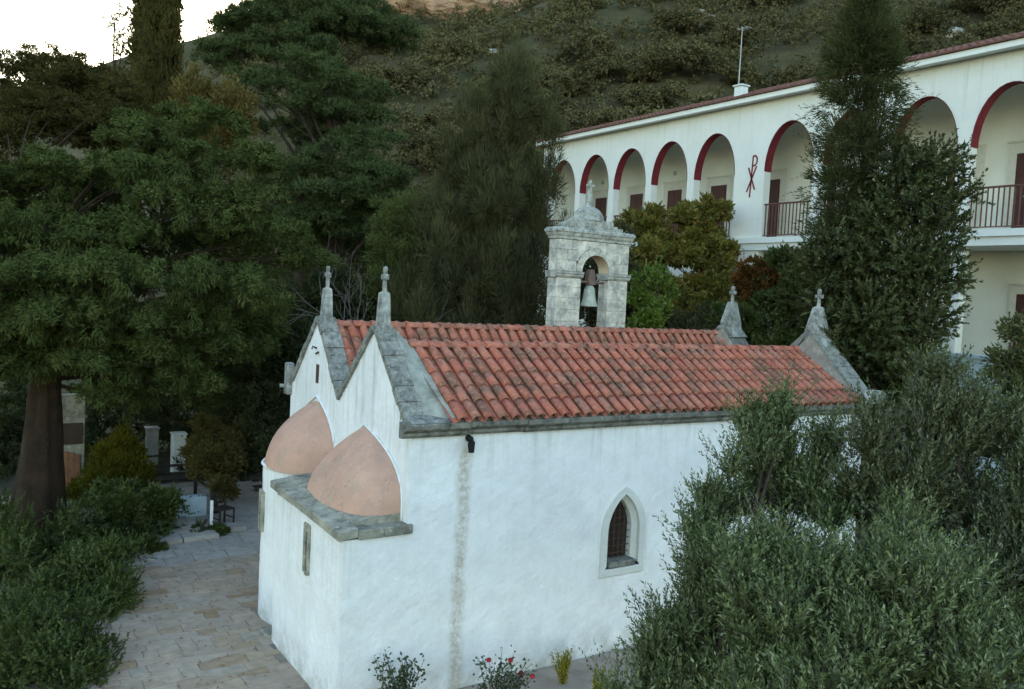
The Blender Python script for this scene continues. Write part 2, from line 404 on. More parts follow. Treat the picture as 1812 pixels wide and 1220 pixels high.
# ------------------------------------------------------------------ ground, hill, pavement
def crest(v): return 62.5 + 2.2 * np.sin(v * .09) + 1.2 * np.sin(v * .23 + 1) - .9 * np.maximum(0, v - 70) - .012 * np.maximum(0, v - 74) ** 2
def hz(x, y):
    u = .8 * x + .6 * y - 40; v = -.6 * x + .8 * y
    base = np.clip((x - 21.6) / .4, 0, 1) * 4.85 * np.clip((34 - np.abs(y - 10)) / 8 + 1, 0, 1)
    base = np.maximum(base, np.clip((u + 10) / 20, 0, 1) * 4.85)
    h = np.maximum(0, u - 2) * .64
    h = h + np.clip(u / 20, 0, 1) * (.9 * np.sin(u * .13 + v * .07) + 1.0 * np.sin(v * .17 - u * .05) + .8 * np.sin(u * .31 + v * .27))
    c = crest(v)
    hh = base + h
    k = 6.0
    return -k * np.log(np.exp(-hh / k) + np.exp(-(c + 0 * hh) / k)) + k * np.log(1 + np.exp(-c / k))
gx = np.concatenate([np.linspace(-900, -120, 14), np.linspace(-100, 20.4, 70), np.linspace(21, 24, 11), np.linspace(25, 240, 108), np.linspace(260, 1500, 14)])
gy = np.concatenate([np.linspace(-400, -60, 8), np.linspace(-50, 40, 46), np.linspace(42, 230, 95), np.linspace(250, 1500, 14)])
GX, GY = np.meshgrid(gx, gy, indexing='ij'); GZ = hz(GX, GY)
GZ = np.where((np.abs(GX - 6) < 26) & (GY < 30), GZ - .05, GZ)
nx_, ny_ = GX.shape
me = bpy.data.meshes.new('hillside')
ii, jj = np.meshgrid(np.arange(nx_ - 1), np.arange(ny_ - 1), indexing='ij'); a = (ii * ny_ + jj).ravel()
me.from_pydata(np.stack([GX.ravel(), GY.ravel(), GZ.ravel()], 1).tolist(), [], np.stack([a, a + ny_, a + ny_ + 1, a + 1], 1).tolist())
me.polygons.foreach_set('use_smooth', [True] * len(me.polygons))
prop(link('hillside', me, MAT['hill']), kind='structure')
# garden soil round the chapel
mb = MB(); us = np.linspace(-14, 20.5, 60); vs = np.linspace(2, 33, 54)
U, V_ = np.meshgrid(us, vs, indexing='ij'); Zs = -.005 + .012 * nz2(U, V_, 3)
k = len(vs)
mb.add(np.stack([U.ravel(), V_.ravel(), Zs.ravel()], 1).tolist(), [(i * k + j, (i + 1) * k + j, (i + 1) * k + j + 1, i * k + j + 1) for i in range(len(us) - 1) for j in range(k - 1)])
prop(mb.build('garden_soil', MAT['soil'], smooth=True), kind='structure')
# far mountain behind the trees on the left
mb = MB(); N = 40; vs = []
for i in range(N):
    t = i / (N - 1); x = -250 + 700 * t
    zz = 150 * math.exp(-((x - 240) / 120) ** 2) + 40 + 6 * math.sin(x * .05) + 4 * math.sin(x * .11)
    vs += [(x, 640, zz), (x, 560, 0 - 3), (x, 760, -3)]
mb.add(vs, [(3 * i + 1, 3 * i + 4, 3 * i + 3, 3 * i) for i in range(N - 1)] + [(3 * i, 3 * i + 3, 3 * i + 5, 3 * i + 2) for i in range(N - 1)])
prop(mb.build('distant_mountain', MAT['mount'], smooth=True), kind='structure')
# pavement : a bed and the stones on it
mb = MB(); mb.box(-.5, 7.4, 10.5, 26.5, -.2, .022)
pave = prop(mb.build('pavement', MAT['paveb']), kind='structure')
rp = random.Random(5)
def flag(mb, x0, x1, y0, y1, z, t, j):
    q = [(x0 + rp.uniform(0, j), y0 + rp.uniform(0, j)), (x1 - rp.uniform(0, j), y0 + rp.uniform(0, j)), (x1 - rp.uniform(0, j), y1 - rp.uniform(0, j)), (x0 + rp.uniform(0, j), y1 - rp.uniform(0, j))]
    out = []
    for k in range(4):                             # clipped corners make eight-sided stones
        a, b, c = q[k - 1], q[k], q[(k + 1) % 4]; f = rp.uniform(.04, .16)
        out += [(b[0] + (a[0] - b[0]) * f, b[1] + (a[1] - b[1]) * f), (b[0] + (c[0] - b[0]) * f, b[1] + (c[1] - b[1]) * f)]
    cx_, cy_ = (x0 + x1) / 2, (y0 + y1) / 2
    tl = (rp.uniform(-.006, .006), rp.uniform(-.006, .006))
    top = [(cx_ + (x - cx_) * .965, cy_ + (y - cy_) * .955, z + t + tl[0] * (x - cx_) + tl[1] * (y - cy_)) for x, y in out]
    low = [(x, y, z + t - .010) for x, y in out]; bot = [(x, y, z - .01) for x, y in out]
    mb.add(bot + low + top, [(i, (i + 1) % 8, (i + 1) % 8 + 8, i + 8) for i in range(8)] + [(i + 8, (i + 1) % 8 + 8, (i + 1) % 8 + 16, i + 16) for i in range(8)] + [tuple(range(16, 24))])
def inside_chapel(x, y):
    return (x > 4.58 and y < 14.2) or ((x - 5.8) ** 2 + (y - 15.2) ** 2 < 1.07 ** 2) or (x > 5.58 and y < 16.6)
nst = 0; far = MB()
def course(x, y0, k): return y0 + .055 * math.sin(x * 2.3 + k * 1.9) + .035 * math.sin(x * 5.1 + k * 4.3)
def flag2(mb, x0, x1, ya, yb, z, t, ka, kb, g):
    s0, s1 = rp.uniform(-.05, .05), rp.uniform(-.05, .05)
    xm = (x0 + x1) / 2
    out = [(x0 + g + s0 * .3, course(x0, ya, ka) + g), (xm, course(xm, ya, ka) + g), (x1 - g - s1 * .3, course(x1, ya, ka) + g), (x1 - g + s1 * .2, (course(x1, ya, ka) + course(x1, yb, kb)) / 2), (x1 - g + s1 * .3, course(x1, yb, kb) - g), (xm, course(xm, yb, kb) - g), (x0 + g - s0 * .3, course(x0, yb, kb) - g), (x0 + g - s0 * .2, (course(x0, ya, ka) + course(x0, yb, kb)) / 2)]
    cx_, cy_ = xm, (ya + yb) / 2
    tl = (rp.uniform(-.010, .010), rp.uniform(-.010, .010))
    f = 1 - .012 / max(x1 - x0, .1); top = [(cx_ + (x - cx_) * f, cy_ + (y - cy_) * .97, z + t + tl[0] * (x - cx_) + tl[1] * (y - cy_)) for x, y in out]
    low = [(x, y, z + t - .008) for x, y in out]; bot = [(x, y, z - .01) for x, y in out]
    mb.add(bot + low + top, [(i, (i + 1) % 8, (i + 1) % 8 + 8, i + 8) for i in range(8)] + [(i + 8, (i + 1) % 8 + 8, (i + 1) % 8 + 16, i + 16) for i in range(8)] + [tuple(range(16, 24))])
y = 11.9; row = 0
while y < 25.6:
    blue = y > 18.9
    h = rp.uniform(.42, .62) if blue else rp.uniform(.22, .38)
    xl = max(.2, 1.2 + (y - 12.5) * .34); x = xl + rp.uniform(-.5, 0)
    while x < 7.2:
        L = rp.uniform(.5, .95) if blue else (rp.uniform(.22, .5) if rp.random() < .4 else rp.uniform(.45, .95))
        if not inside_chapel(x + L / 2, y + h / 2):
            mb = MB(); flag2(mb, x, x + L, y, y + h, .022, rp.uniform(.004, .011) + (.10 if y > 20.3 and x < 5.2 else 0), row, row + 1, .006 if not blue else .012)
            if nst < 295: mb.build('flagstone', MAT['flagb' if blue else 'flag'], pave); nst += 1
            else: far.add(mb.v, mb.f)
        x += L
    y += h; row += 1
if far.v: prop(far.build('flagstones_beyond', MAT['flagb'], pave), kind='stuff')
mb = MB()
for _ in range(420):
    x, y = rp.uniform(1.5, 5.4), rp.uniform(11.6, 21)
    if inside_chapel(x - .05, y): continue
    a, l_ = rp.uniform(0, 6.28), rp.uniform(.02, .05); zz = .045 + rp.uniform(0, .012); ca_, sa_ = math.cos(a) * l_, math.sin(a) * l_
    mb.add([(x - ca_, y - sa_, zz), (x + sa_ * .4, y - ca_ * .4, zz + .012), (x + ca_, y + sa_, zz + .004), (x - sa_ * .4, y + ca_ * .4, zz + .010)], [(0, 1, 2, 3)])
prop(mb.build('fallen_leaves', MAT['doorwood']), kind='stuff')
mb = MB(); mb.box(6.4, 13, 9.2, 11.06, -.1, .035); mb.box(4.9, 6.4, 10.2, 11.06, -.1, .028)
prop(mb.build('path', MAT['concrete']), kind='structure')
mb = MB(); mb.bbox(4.52, 4.72, 14.16, 14.62, 0, .09, .02)
prop(mb.build('stone_step', MAT['slab']), kind='structure')

# ------------------------------------------------------------------ chapel
CX0, CX1, CY0, CY1 = 5.6, 16.5, 11.11, 16.5
ch = empty('chapel', (CX0, 13.8, 0), 'whitewashed twin-gabled chapel with red tiled roofs and pink apse domes beside the paved yard', 'chapel')
mb = MB()
prof = [(CY0 + .012, 0), (CY0 + .012, 4.12), (11.36, 4.20), (12.53, 5.50), (13.93, 4.22), (15.06, 5.52), (CY1, 4.25), (CY1, 0)]
mb.prism(prof, 'x', CX0 + .0, CX0 + .4); mb.prism(prof, 'x', CX1 - .4, CX1)
mb.box(CX0 + .4, CX1 - .4, CY1 - .4, CY1, 0, 4.2)
# south wall skin with the hole of the pointed window; the apse block shares its face
WX, WZ0, WZS, WZA = 9.80, 1.63, 2.16, 2.72
hx0, hx1, hz0, hz1 = WX - .56, WX + .56, 1.32, 3.08
us = sorted(set(np.round(np.concatenate([np.arange(4.6, 16.5, .085), [hx0, hx1, 5.6, 16.5]]), 4)))
vs = sorted(set(np.round(np.concatenate([np.arange(0, 4.12, .085), [hz0, hz1, 2.60, 4.12]]), 4)))
def smask(u, v):
    if u < 5.6 and v > 2.6: return False
    return not (hx0 < u < hx1 and hz0 < v < hz1)
skin(mb, (0, CY0, 0), (1, 0, 0), (0, 0, 1), (0, -1, 0), us, vs, smask, .028, 11)
# east face of the apse block with the hole of the slit window
sy0, sy1, sz0, sz1 = 12.42, 12.60, 1.72, 2.46
us = sorted(set(np.round(np.concatenate([np.arange(CY0 - .012, 14.1, .085), [sy0, sy1, 14.1]]), 4)))
vs = sorted(set(np.round(np.concatenate([np.arange(0, 2.6, .085), [sz0, sz1, 2.6]]), 4)))
skin(mb, (4.6, 0, 0), (0, 1, 0), (0, 0, 1), (-1, 0, 0), us, vs, lambda u, v: not (sy0 < u < sy1 and sz0 < v < sz1), .025, 21)
mb.box(4.66, 5.6, 14.0, 14.1, 0, 2.6)
# south face of the gable wall return above the slab
mb.build('wall', MAT['plaster'], ch)
# gable faces, plastered, proud of the wall ends
mb = MB()
us = np.arange(CY0 - .012, CY1 + .01, .09); vs = np.arange(2.3, 5.56, .09)
def topz(y):
    pts = [(11.0, 4.12), (11.30, 4.16), (12.53, 5.54), (13.93, 4.22), (15.06, 5.54), (16.6, 4.2)]
    for (a, b), (c, d) in zip(pts, pts[1:]):
        if a <= y <= c: return b + (d - b) * (y - a) / (c - a)
    return 4
skin(mb, (CX0, 0, 0), (0, 1, 0), (0, 0, 1), (-1, 0, 0), us, vs, lambda u, v: v < topz(u) and not (15.0 < u < 15.16 and 4.36 < v < 4.7), .022, 31)
mb.build('gable_face', MAT['plaster'], ch)
# niche slot and iron hook on the far gable
mb = MB(); mb.box(5.595, 5.62, 14.98, 15.18, 4.34, 4.72); n_ = mb.build('niche', MAT['rust'], ch)
mb = MB(); mb.tube([(5.58, 15.12, 5.02), (5.50, 15.12, 5.05), (5.49, 15.12, 5.0)], .02); mb.tube([(5.58, 15.0, 4.96), (5.52, 15.0, 4.92)], .022); mb.build('hook', MAT['rust'], ch)

# pointed window
g_in = gothic(.285, WZ0, WZS, WZA); g_mid = gothic(.36, WZ0 - .06, WZS, 2.82); g_out = gothic(.50, 1.40, WZS, 2.95)
def yy(pts, y): return [(WX + x, y, z) for x, z in pts]
mb = MB()
rect = []
for x, z in g_out:
    d = math.atan2(z - 2.16, x)
    sx = .56 / max(abs(math.cos(d)), 1e-6); sz = (.92 if math.sin(d) > 0 else .84) / max(abs(math.sin(d)), 1e-6)
    q = min(sx, sz); rect.append((math.cos(d) * q, 2.16 + math.sin(d) * q))
rect[0] = (-.56, 1.32); rect[-1] = (.56, 1.32)
for sx_ in (-1, 1):
    k_ = min(range(1, len(rect) - 1), key=lambda i: (rect[i][0] - sx_ * .56) ** 2 + (rect[i][1] - 3.08) ** 2); rect[k_] = (sx_ * .56, 3.08)
mb.strip(yy(g_out, CY0 - .012), yy(rect, CY0 - .012)); mb.add([(WX + g_out[0][0], CY0 - .012, 1.40), (WX + g_out[-1][0], CY0 - .012, 1.40), (WX + .56, CY0 - .012, 1.32), (WX - .56, CY0 - .012, 1.32)], [(0, 1, 2, 3)])
wn = mb.build('window', MAT['plaster'], ch)
mb = MB()
mb.strip(yy(g_out, CY0 - .010), yy(g_out, CY0 - .045)); mb.strip(yy(g_out, CY0 - .045), yy(g_mid, CY0 - .04)); mb.strip(yy(g_mid, CY0 - .04), yy(g_mid, CY0 + .03)); mb.strip(yy(g_mid, CY0 + .03), yy(g_in, CY0 + .10)); mb.strip(yy(g_in, CY0 + .10), yy(g_in, CY0 + .30))
mb.build('surround', MAT['patch'], wn)
mb = MB(); mb.bbox(WX - .30, WX + .30, CY0 - .06, CY0 + .28, 1.53, 1.635, .015); mb.build('sill', MAT['cornice'], wn)
mb = MB(); mb.bbox(WX - .505, WX + .505, CY0 - .05, CY0 + .02, 1.385, 1.52, .015); mb.build('sill', MAT['patch'], wn)
mb = MB(); pts = gothic(.31, WZ0 - .02, WZS, 2.75); mb.add(yy(pts, CY0 + .22), [tuple(range(len(pts)))]); mb.build('pane', MAT['pane'], wn)
barm = None
for k in range(4):
    x = -.285 + .57 * (k + 1) / 5
    zt = WZS + .52 * math.sqrt(max(0, 1 - (abs(x) / .30) ** 1.6)) - .02
    mb = MB(); mb.tube([(WX + x, CY0 + .17, WZ0), (WX + x, CY0 + .17, zt)], .009, 5); mb.build('bar', MAT['rust'], wn)
for k in range(7):
    z = WZ0 + .10 + .125 * k; w = .285 if z < WZS else max(.06, .285 * (1 - ((z - WZS) / .52) ** 1.5))
    mb = MB(); mb.tube([(WX - w, CY0 + .16, z), (WX + w, CY0 + .16, z)], .008, 5); mb.build('bar', MAT['rust'], wn)

# slit windows
mb = MB()
for (a, b, c, d) in ((sy0 - .04, sy0 + .045, sz0 - .02, sz1 + .03), (sy1 - .045, sy1 + .04, sz0 - .02, sz1 + .03), (sy0 + .045, sy1 - .045, sz1 - .10, sz1 + .03), (sy0 + .045, sy1 - .045, sz0 - .05, sz0 + .02)):
    mb.bbox(4.555, 4.75, a, b, c, d, .012)
sw = mb.build('slit_window', MAT['slab'], ch); mb = MB(); mb.box(4.70, 4.72, sy0, sy1, sz0, sz1); mb.build('pane', MAT['black'], sw)

# round north apse
AC = (5.8, 15.2); AR = 1.07
mb = MB(); na = 48; zs = np.linspace(0, 2.84, 30); V = []; F = []
for i in range(na + 1):
    t = math.pi * .5 + math.pi * i / na
    for j, z in enumerate(zs):
        r = AR + .018 * float(nz2(np.array(t * 2.5), np.array(z * 2), 41)) + .012 * (1 - z / 2.84)
        V.append((AC[0] + r * math.cos(t), AC[1] + r * math.sin(t), z))
nzv = len(zs)
mb.add(V, [(i * nzv + j, (i + 1) * nzv + j, (i + 1) * nzv + j + 1, i * nzv + j + 1) for i in range(na) for j in range(nzv - 1)])
mb.build('apse_wall', MAT['plaster'], ch, True)
mb = MB(); t = math.pi - .16
u = np.array([math.cos(t), math.sin(t)]); w = np.array([-u[1], u[0]])
def apt(r, s, z): return (AC[0] + u[0] * r + w[0] * s, AC[1] + u[1] * r + w[1] * s, z)
for (s0, s1, z0, z1) in ((-.16, -.07, 1.62, 2.36), (.07, .16, 1.62, 2.36), (-.07, .07, 2.26, 2.36), (-.07, .07, 1.62, 1.70)):
    v = [apt(r, s, z) for z in (z0, z1) for s in (s0, s1) for r in (1.0, 1.115)]
    mb.add(v, [(0, 2, 3, 1), (4, 5, 7, 6), (0, 1, 5, 4), (2, 6, 7, 3), (0, 4, 6, 2), (1, 3, 7, 5)])
sw = mb.build('slit_window', MAT['slab'], ch); mb = MB(); mb.add([apt(1.095, s, z) for s, z in ((-.07, 1.7), (.07, 1.7), (.07, 2.26), (-.07, 2.26))], [(0, 1, 2, 3)]); mb.build('pane', MAT['black'], sw)
# the domes: half domes leaning on the gable wall
def dome(c, rx, ry, ryn, z0, ht, p, sq, label, seed, name='apse_dome', mat='pink', grow=0.0, zcut=None):
    mb = MB(); V = []; nt_, nr = 40, 18
    for i in range(nt_ + 1):
        t = math.pi * .5 + math.pi * i / nt_
        ct, st = math.cos(t), math.sin(t)
        e = (abs(ct) ** sq + abs(st) ** sq) ** (-1 / sq)
        ee = p[0] + (p[1] if st < 0 else p[2]) * st * st
        for j in range(nr + 1):
            s = 1 - (1 - j / nr) ** 1.35                # 0 at the base, 1 at the apex
            rr = max(0.0, 1 - s ** ee); zz = s
            q = 1 + .012 * float(nz2(np.array(t * 2), np.array(s * 3), seed))
            V.append((c[0] + rx * e * ct * rr * q - grow * .4, c[1] + (ry if st < 0 else ryn) * e * st * rr * q, z0 + ht * zz))
    k = nr + 1
    mb.add(V, [(i * k + j, (i + 1) * k + j, (i + 1) * k + j + 1, i * k + j + 1) for i in range(nt_) for j in range(nr)])
    o = mb.build(name, MAT[mat], ch, True)
    if label: o['label'] = label
    return o
dome((5.62, 12.78), .86, 1.50, 1.02, 2.73, 1.22, (1.5, 2.1, .8), 2.7, 'squarish pink half dome on the stone slab', 51)
dome((5.74, 15.0), 1.04, 1.02, 1.14, 2.86, 1.28, (1.9, 1.3, 1.0), 2.0, 'rounder pink half dome over the curved apse', 52)
# white rims where the domes meet the walls
def rim(pts, name, r=.028, mat='plaster'):
    mb = MB(); mb.tube(pts, r, 5); mb.build(name, MAT[mat], ch, True)
rim([(AC[0] - 1.075 * math.sin(k / 20 * math.pi), AC[1] + 1.075 * math.cos(k / 20 * math.pi), 2.85) for k in range(21)], 'dome_rim', .035)
def rimarc(c, wn_, en, ws, es, z0, h, r):
    q = 1 - (1 - np.linspace(0, 1, 17)) ** 1.35
    A = [(5.575, c + wn_ * (1 - t ** en), z0 + h * t + .008) for t in q]
    B = [(5.575, c - ws * (1 - t ** es), z0 + h * t + .008) for t in q]
    rim(A + B[::-1][1:], 'dome_rim', r)
rimarc(15.0, 1.14, 2.9, 1.02, 3.2, 2.86, 1.28, .028); rimarc(12.78, 1.02, 2.3, 1.50, 3.6, 2.73, 1.22, .020)
# stone slab of the apse block, five pieces along its two edges
mb = MB(); mb.box(4.78, 5.60, 11.28, 14.14, 2.60, 2.755); mb.v = [(x, y, z + (x - 4.5) * .10 + (y - 11) * .028) for x, y, z in mb.v]; slab = mb.build('slab', MAT['slab'], ch)
ys = [11.04, 11.62, 12.35, 13.05, 13.65, 14.2]
for a, b in zip(ys, ys[1:]):
    mb = MB(); mb.bbox(4.50, 4.80, a, b - .008, 2.60 + rp.uniform(-.006, .006), 2.735 + rp.uniform(-.006, .006), .010); mb.v = [(x, y, z + (x - 4.5) * .12 + (y - 11) * .028) for x, y, z in mb.v]; mb.build('slab_stone', MAT['slab'], slab)
for a, b in ((4.805, 5.2), (5.2, 5.66)):
    mb = MB(); mb.bbox(a, b - .004, 11.035, 11.30, 2.60, 2.738, .010); mb.build('slab_stone', MAT['slab'], slab)
# cornice of the south wall: moulded stones
cst = MB(); mb = MB()
sec = [(11.12, 4.03), (11.02, 4.03), (10.985, 4.07), (10.985, 4.11), (10.93, 4.14), (10.89, 4.17), (10.88, 4.235), (10.90, 4.25), (11.12, 4.27)]
xs = [5.40]
while xs[-1] < 16.0: xs.append(xs[-1] + rp.uniform(.75, 1.15))
xs[-1] = 16.55
cor = None
for a, b in zip(xs, xs[1:]):
    mb = MB(); dz = rp.uniform(-.008, .008); dy = rp.uniform(-.01, .01)
    mb.prism([(y + dy, z + dz) for y, z in sec], 'x', a, b - .012)
    o = mb.build('cornice' if cor is None else 'cornice_stone', MAT['cornice'], ch if cor is None else cor); cor = cor or o
# spout below the cornice
mb = MB(); mb.tube([(6.56, 11.12, 3.98), (6.53, 10.98, 3.97), (6.52, 10.93, 3.93), (6.52, 10.92, 3.78)], [.05, .055, .06, .045], 8); mb.build('waterspout', MAT['black'], ch)

# roofs, tiles
RID_S, RID_N = (12.52, 5.25), (15.08, 5.44)
slopes = {'S': ((10.93, 4.285), RID_S), 'SN': ((13.90, 4.36), RID_S), 'NS': ((13.96, 4.38), RID_N), 'N': ((16.62, 4.28), RID_N)}
TX0, TX1 = 6.20, 16.12
mb = MB()
for k_, (e, r) in slopes.items():
    xa = CX0 + (.74 if k_ in ('S', 'N') else .36)
    mb.add([(xa, e[0], e[1] - .03), (CX1 - .3, e[0], e[1] - .03), (CX1 - .3, r[0], r[1] - .03), (xa, r[0], r[1] - .03)], [(0, 1, 2, 3)])
roof = mb.build('roof', MAT['fillet_brown'], ch)
def tile_mesh(L, r0, r1, th=.014, n=8, name='roof_tile'):
    mb = MB(); V = []
    for (yv, r, lift) in ((0, r0, .006), (L, r1, -.006)):
        for rr in (r, r - th):
            for j in range(n + 1):
                a = math.pi * j / n; V.append((rr * math.cos(a), yv, rr * math.sin(a) * .92 + lift))
    k = n + 1
    F = [(j, j + 1, 2 * k + j + 1, 2 * k + j) for j in range(n)] + [(k + j, 3 * k + j, 3 * k + j + 1, k + j + 1) for j in range(n)] + [(j, k + j, k + j + 1, j + 1) for j in range(n)] + [(2 * k + j, 2 * k + j + 1, 3 * k + j + 1, 3 * k + j) for j in range(n)]
    F += [(0, 2 * k, 3 * k, k), (n, k + n, 3 * k + n, 2 * k + n)]
    mb.add(V, F); m = mb.mesh(name); m.polygons.foreach_set('use_smooth', [i < 2 * n for i in range(len(m.polygons))]); m.materials.append(MAT['tile']); return m
TM = tile_mesh(.45, .088, .078)
def slope_frame(e, r):
    d = np.array([0, r[0] - e[0], r[1] - e[1]]); L = np.linalg.norm(d); d = d / L
    x = np.array([1., 0, 0]); nrm_ = np.cross(x, d)
    if nrm_[2] < 0: x = -x; nrm_ = np.cross(x, d)
    return x, d, nrm_, L
PITCH = .239; rows = 5
proto = None; ntile = 0; rest = MB()
def place_tile(e, x, d, nn, px_, s, single):
    global proto, ntile
    jx, jr = rp.gauss(0, .004), rp.gauss(0, .010)
    p = np.array([px_ + jx, e[0], e[1]]) + d * s + nn * (.024 + rp.uniform(-.003, .003))
    xr = x * math.cos(jr) + d * math.sin(jr); dr = np.cross(nn, xr)
    m = Matrix(((xr[0], dr[0], nn[0], p[0]), (xr[1], dr[1], nn[1], p[1]), (xr[2], dr[2], nn[2], p[2]), (0, 0, 0, 1)))
    if single and ntile < 300:
        if proto is None: o = proto = link('roof_tile', TM, None, roof)
        else: o = proto.copy(); COL.objects.link(o); o.parent = roof
        o.matrix_local = m; ntile += 1
    else:
        vs = [tuple(m @ v.co) for v in TM.vertices]; rest.add(vs, [tuple(q.vertices) for q in TM.polygons])
for key in ('S', 'NS', 'SN', 'N'):
    e, r = slopes[key]; x, d, nn, L = slope_frame(e, r); step = (L - .06) / rows
    tx0 = TX0 if key in ('S', 'N') else TX0 - PITCH * 1.5
    nc = int((TX1 - tx0) / PITCH)
    order = range(rows - 1, -1, -1)
    for row in order:
        for c_ in range(nc + 1):
            place_tile(e, x, d, nn, tx0 + PITCH * (c_ + .5), row * step - (.06 if row == 0 else 0), key in ('S', 'NS'))
    # channel tiles between the covers
    pm = MB(); nseg = 4
    for c_ in range(nc + 2):
        x0 = tx0 + PITCH * c_; pts0 = []; pts1 = []
        for j in range(nseg + 1):
            t = j / nseg; xx = x0 + (t - .5) * .17; zz = -.012 + .05 * (2 * t - 1) ** 2
            a = np.array([xx, e[0], e[1]]) - d * .05 + nn * zz; b = np.array([xx, e[0], e[1]]) + d * L + nn * zz
            pts0.append(a); pts1.append(b)
        pm.strip(pts0, pts1)
    prop(pm.build('channel_tiles', MAT['tile'], roof), kind='stuff')
prop(rest.build('remaining_roof_tiles', MAT['tile'], roof), kind='stuff')
RM = tile_mesh(.46, .115, .10, name='ridge_tile')
rpt = None
for (ry, rz) in (RID_S, RID_N):
    xx = TX0 - .05 if ry < 13 else TX0 - .33
    while xx < TX1 + .1:
        if rpt is None: o = rpt = link('ridge_tile', RM, None, roof)
        else: o = rpt.copy(); COL.objects.link(o); o.parent = roof
        a = rp.gauss(0, .012)
        o.matrix_local = Matrix.Translation((xx, ry + rp.gauss(0, .004), rz + .005 + rp.uniform(0, .008))) @ Matrix.Rotation(-math.pi / 2 + a, 4, 'Z')
        xx += .37

# copings: stepped in stones along each rake, with mortar fillets against the tiles
def rake(a, b, x0, x1, n, name='gable_coping', th=.13, fil=None, fw=.30):
    a, b = np.array(a), np.array(b); d = (b - a); L = np.linalg.norm(d); d = d / L; nn = np.array([-d[1], d[0]])
    if nn[1] < 0: nn = -nn
    top = None
    for k in range(n):
        p, q = a + d * L * k / n, a + d * (L * (k + 1) / n - .012)
        t = th + rp.uniform(-.012, .012); xa = x0 + rp.uniform(-.012, .012)
        mb = MB(); mb.prism([tuple(p - nn * .015), tuple(q - nn * .015), tuple(q + nn * t), tuple(p + nn * t)], 'x', xa, x1 + rp.uniform(-.01, .01))
        o = mb.build(name if top is None else 'coping_stone', MAT['coping'], ch if top is None else top); top = top or o
    if fil:
        xin, xo, matn, rf = fil                         # fillet slopes from the coping side down to the tiles
        mb = MB(); A = []; B = []; C_ = []
        rb, rt = np.array(rf[0], float), np.array(rf[1], float)
        for k in range(17):
            f = k / 16; p = a + d * L * f; w = 1 + .05 * math.sin(k * 1.7) + .04 * math.sin(k * 4.1)
            pa = p + nn * th * .75; pc = rb + (rt - rb) * f; pc = pc + np.array([0, .035]); pm = (pa * .45 + pc * .55) + np.array([0, -.02])
            A.append((xin, *pa)); B.append((xin + (xo - xin) * .5 * w, *pm)); C_.append((xin + (xo - xin) * w, *pc))
        mb.strip(A, B); mb.strip(B, C_)
        mb.build('mortar_fillet', MAT[matn], top, True)
ES, EN, VA = (12.53, 5.54), (15.06, 5.56), (13.93, 4.22)
SB, NB = (10.95, 4.20), (16.56, 4.22)
SE, NE = (11.30, 4.24), (16.36, 4.26)
RP = {k: v for k, v in slopes.items()}
for a, b, n, k in ((SE, ES, 6, 'S'), (VA, ES, 5, 'SN'), (VA, EN, 5, 'NS'), (NE, EN, 5, 'N')): rake(a, b, 5.54, 5.88, n, th=.085, fil=(5.87, 6.27 if k in ('S', 'N') else 6.0, 'fillet', RP[k]))
WS, WN = (12.40, 5.58), (14.98, 5.60)
for a, b, n, k in ((SB, WS, 6, 'S'), (VA, WS, 5, 'SN'), (VA, WN, 5, 'NS'), (NB, WN, 5, 'N')): rake(a, b, 16.10, 16.62, n, fil=(16.12, 15.86, 'fillet_brown', RP[k]))
# kneeler stones at the feet of the copings
mb = MB(); mb.prism([(10.92, 4.255), (11.36, 4.26), (11.36, 4.34), (11.0, 4.29)], 'x', 5.52, 6.36); mb.build('kneeler', MAT['coping'], ch)
mb = MB(); mb.prism([(16.10, 4.0), (16.72, 4.0), (16.78, 4.25), (16.74, 4.40), (16.60, 4.52), (16.10, 4.56)], 'y', 10.84, 11.10); 
mb.tube([(16.66, 10.80, 4.36), (16.66, 11.14, 4.36)], .17, 12); mb.build('kneeler', MAT['pinn'], ch)['label'] = 'rounded scroll-shaped corner stone'
mb = MB(); mb.bbox(5.48, 5.62, 16.42, 16.62, 3.98, 4.62, .02); mb.tube([(5.5, 16.55, 4.15), (5.42, 16.64, 4.15)], .04); mb.build('kneeler', MAT['pinn'], ch)
# pinnacles with crosses
def pinnacle(x, y, z, h, w0, w1, flare=True):
    mb = MB(); V = []; sec_ = [(-.34, w0 * 2.1), (-.12, w0 * 1.3), (0, w0 * 1.05), (h, w1), (h + .03, w1 * .6)] if flare else [(-.22, w0 * 1.15), (-.06, w0 * 1.12), (-.055, w0), (h, w1), (h + .03, w1 * .6)]
    for zz, w in sec_:
        V += [(x - w * (1.0 if zz >= 0 else .62), y - w, z + zz), (x + w * (1.0 if zz >= 0 else .62), y - w, z + zz), (x + w * (1.0 if zz >= 0 else .62), y + w, z + zz), (x - w * (1.0 if zz >= 0 else .62), y + w, z + zz)]
    F = [(4 * i + j, 4 * i + (j + 1) % 4, 4 * i + 4 + (j + 1) % 4, 4 * i + 4 + j) for i in range(len(sec_) - 1) for j in range(4)] + [(0, 3, 2, 1), tuple(range(4 * len(sec_) - 4, 4 * len(sec_)))]
    mb.add(V, F); pn = mb.build('pinnacle', MAT['pinn'], ch)
    zc = z + h + .02; t = .026
    poly = [(-.045, 0), (.045, 0), (.032, .16), (.035, .225), (.07, .215), (.115, .205), (.125, .25), (.115, .295), (.07, .285), (.035, .275), (.035, .32), (.05, .36), (.045, .40), (0, .42), (-.045, .40), (-.05, .36), (-.035, .32), (-.035, .275), (-.07, .285), (-.115, .295), (-.125, .25), (-.115, .205), (-.07, .215), (-.035, .225), (-.032, .16)]
    mb = MB(); mb.prism([(y + u_ * .8, zc + v_ * .98) for u_, v_ in poly], 'x', x - t, x + t); mb.build('cross', MAT['pinn'], pn)
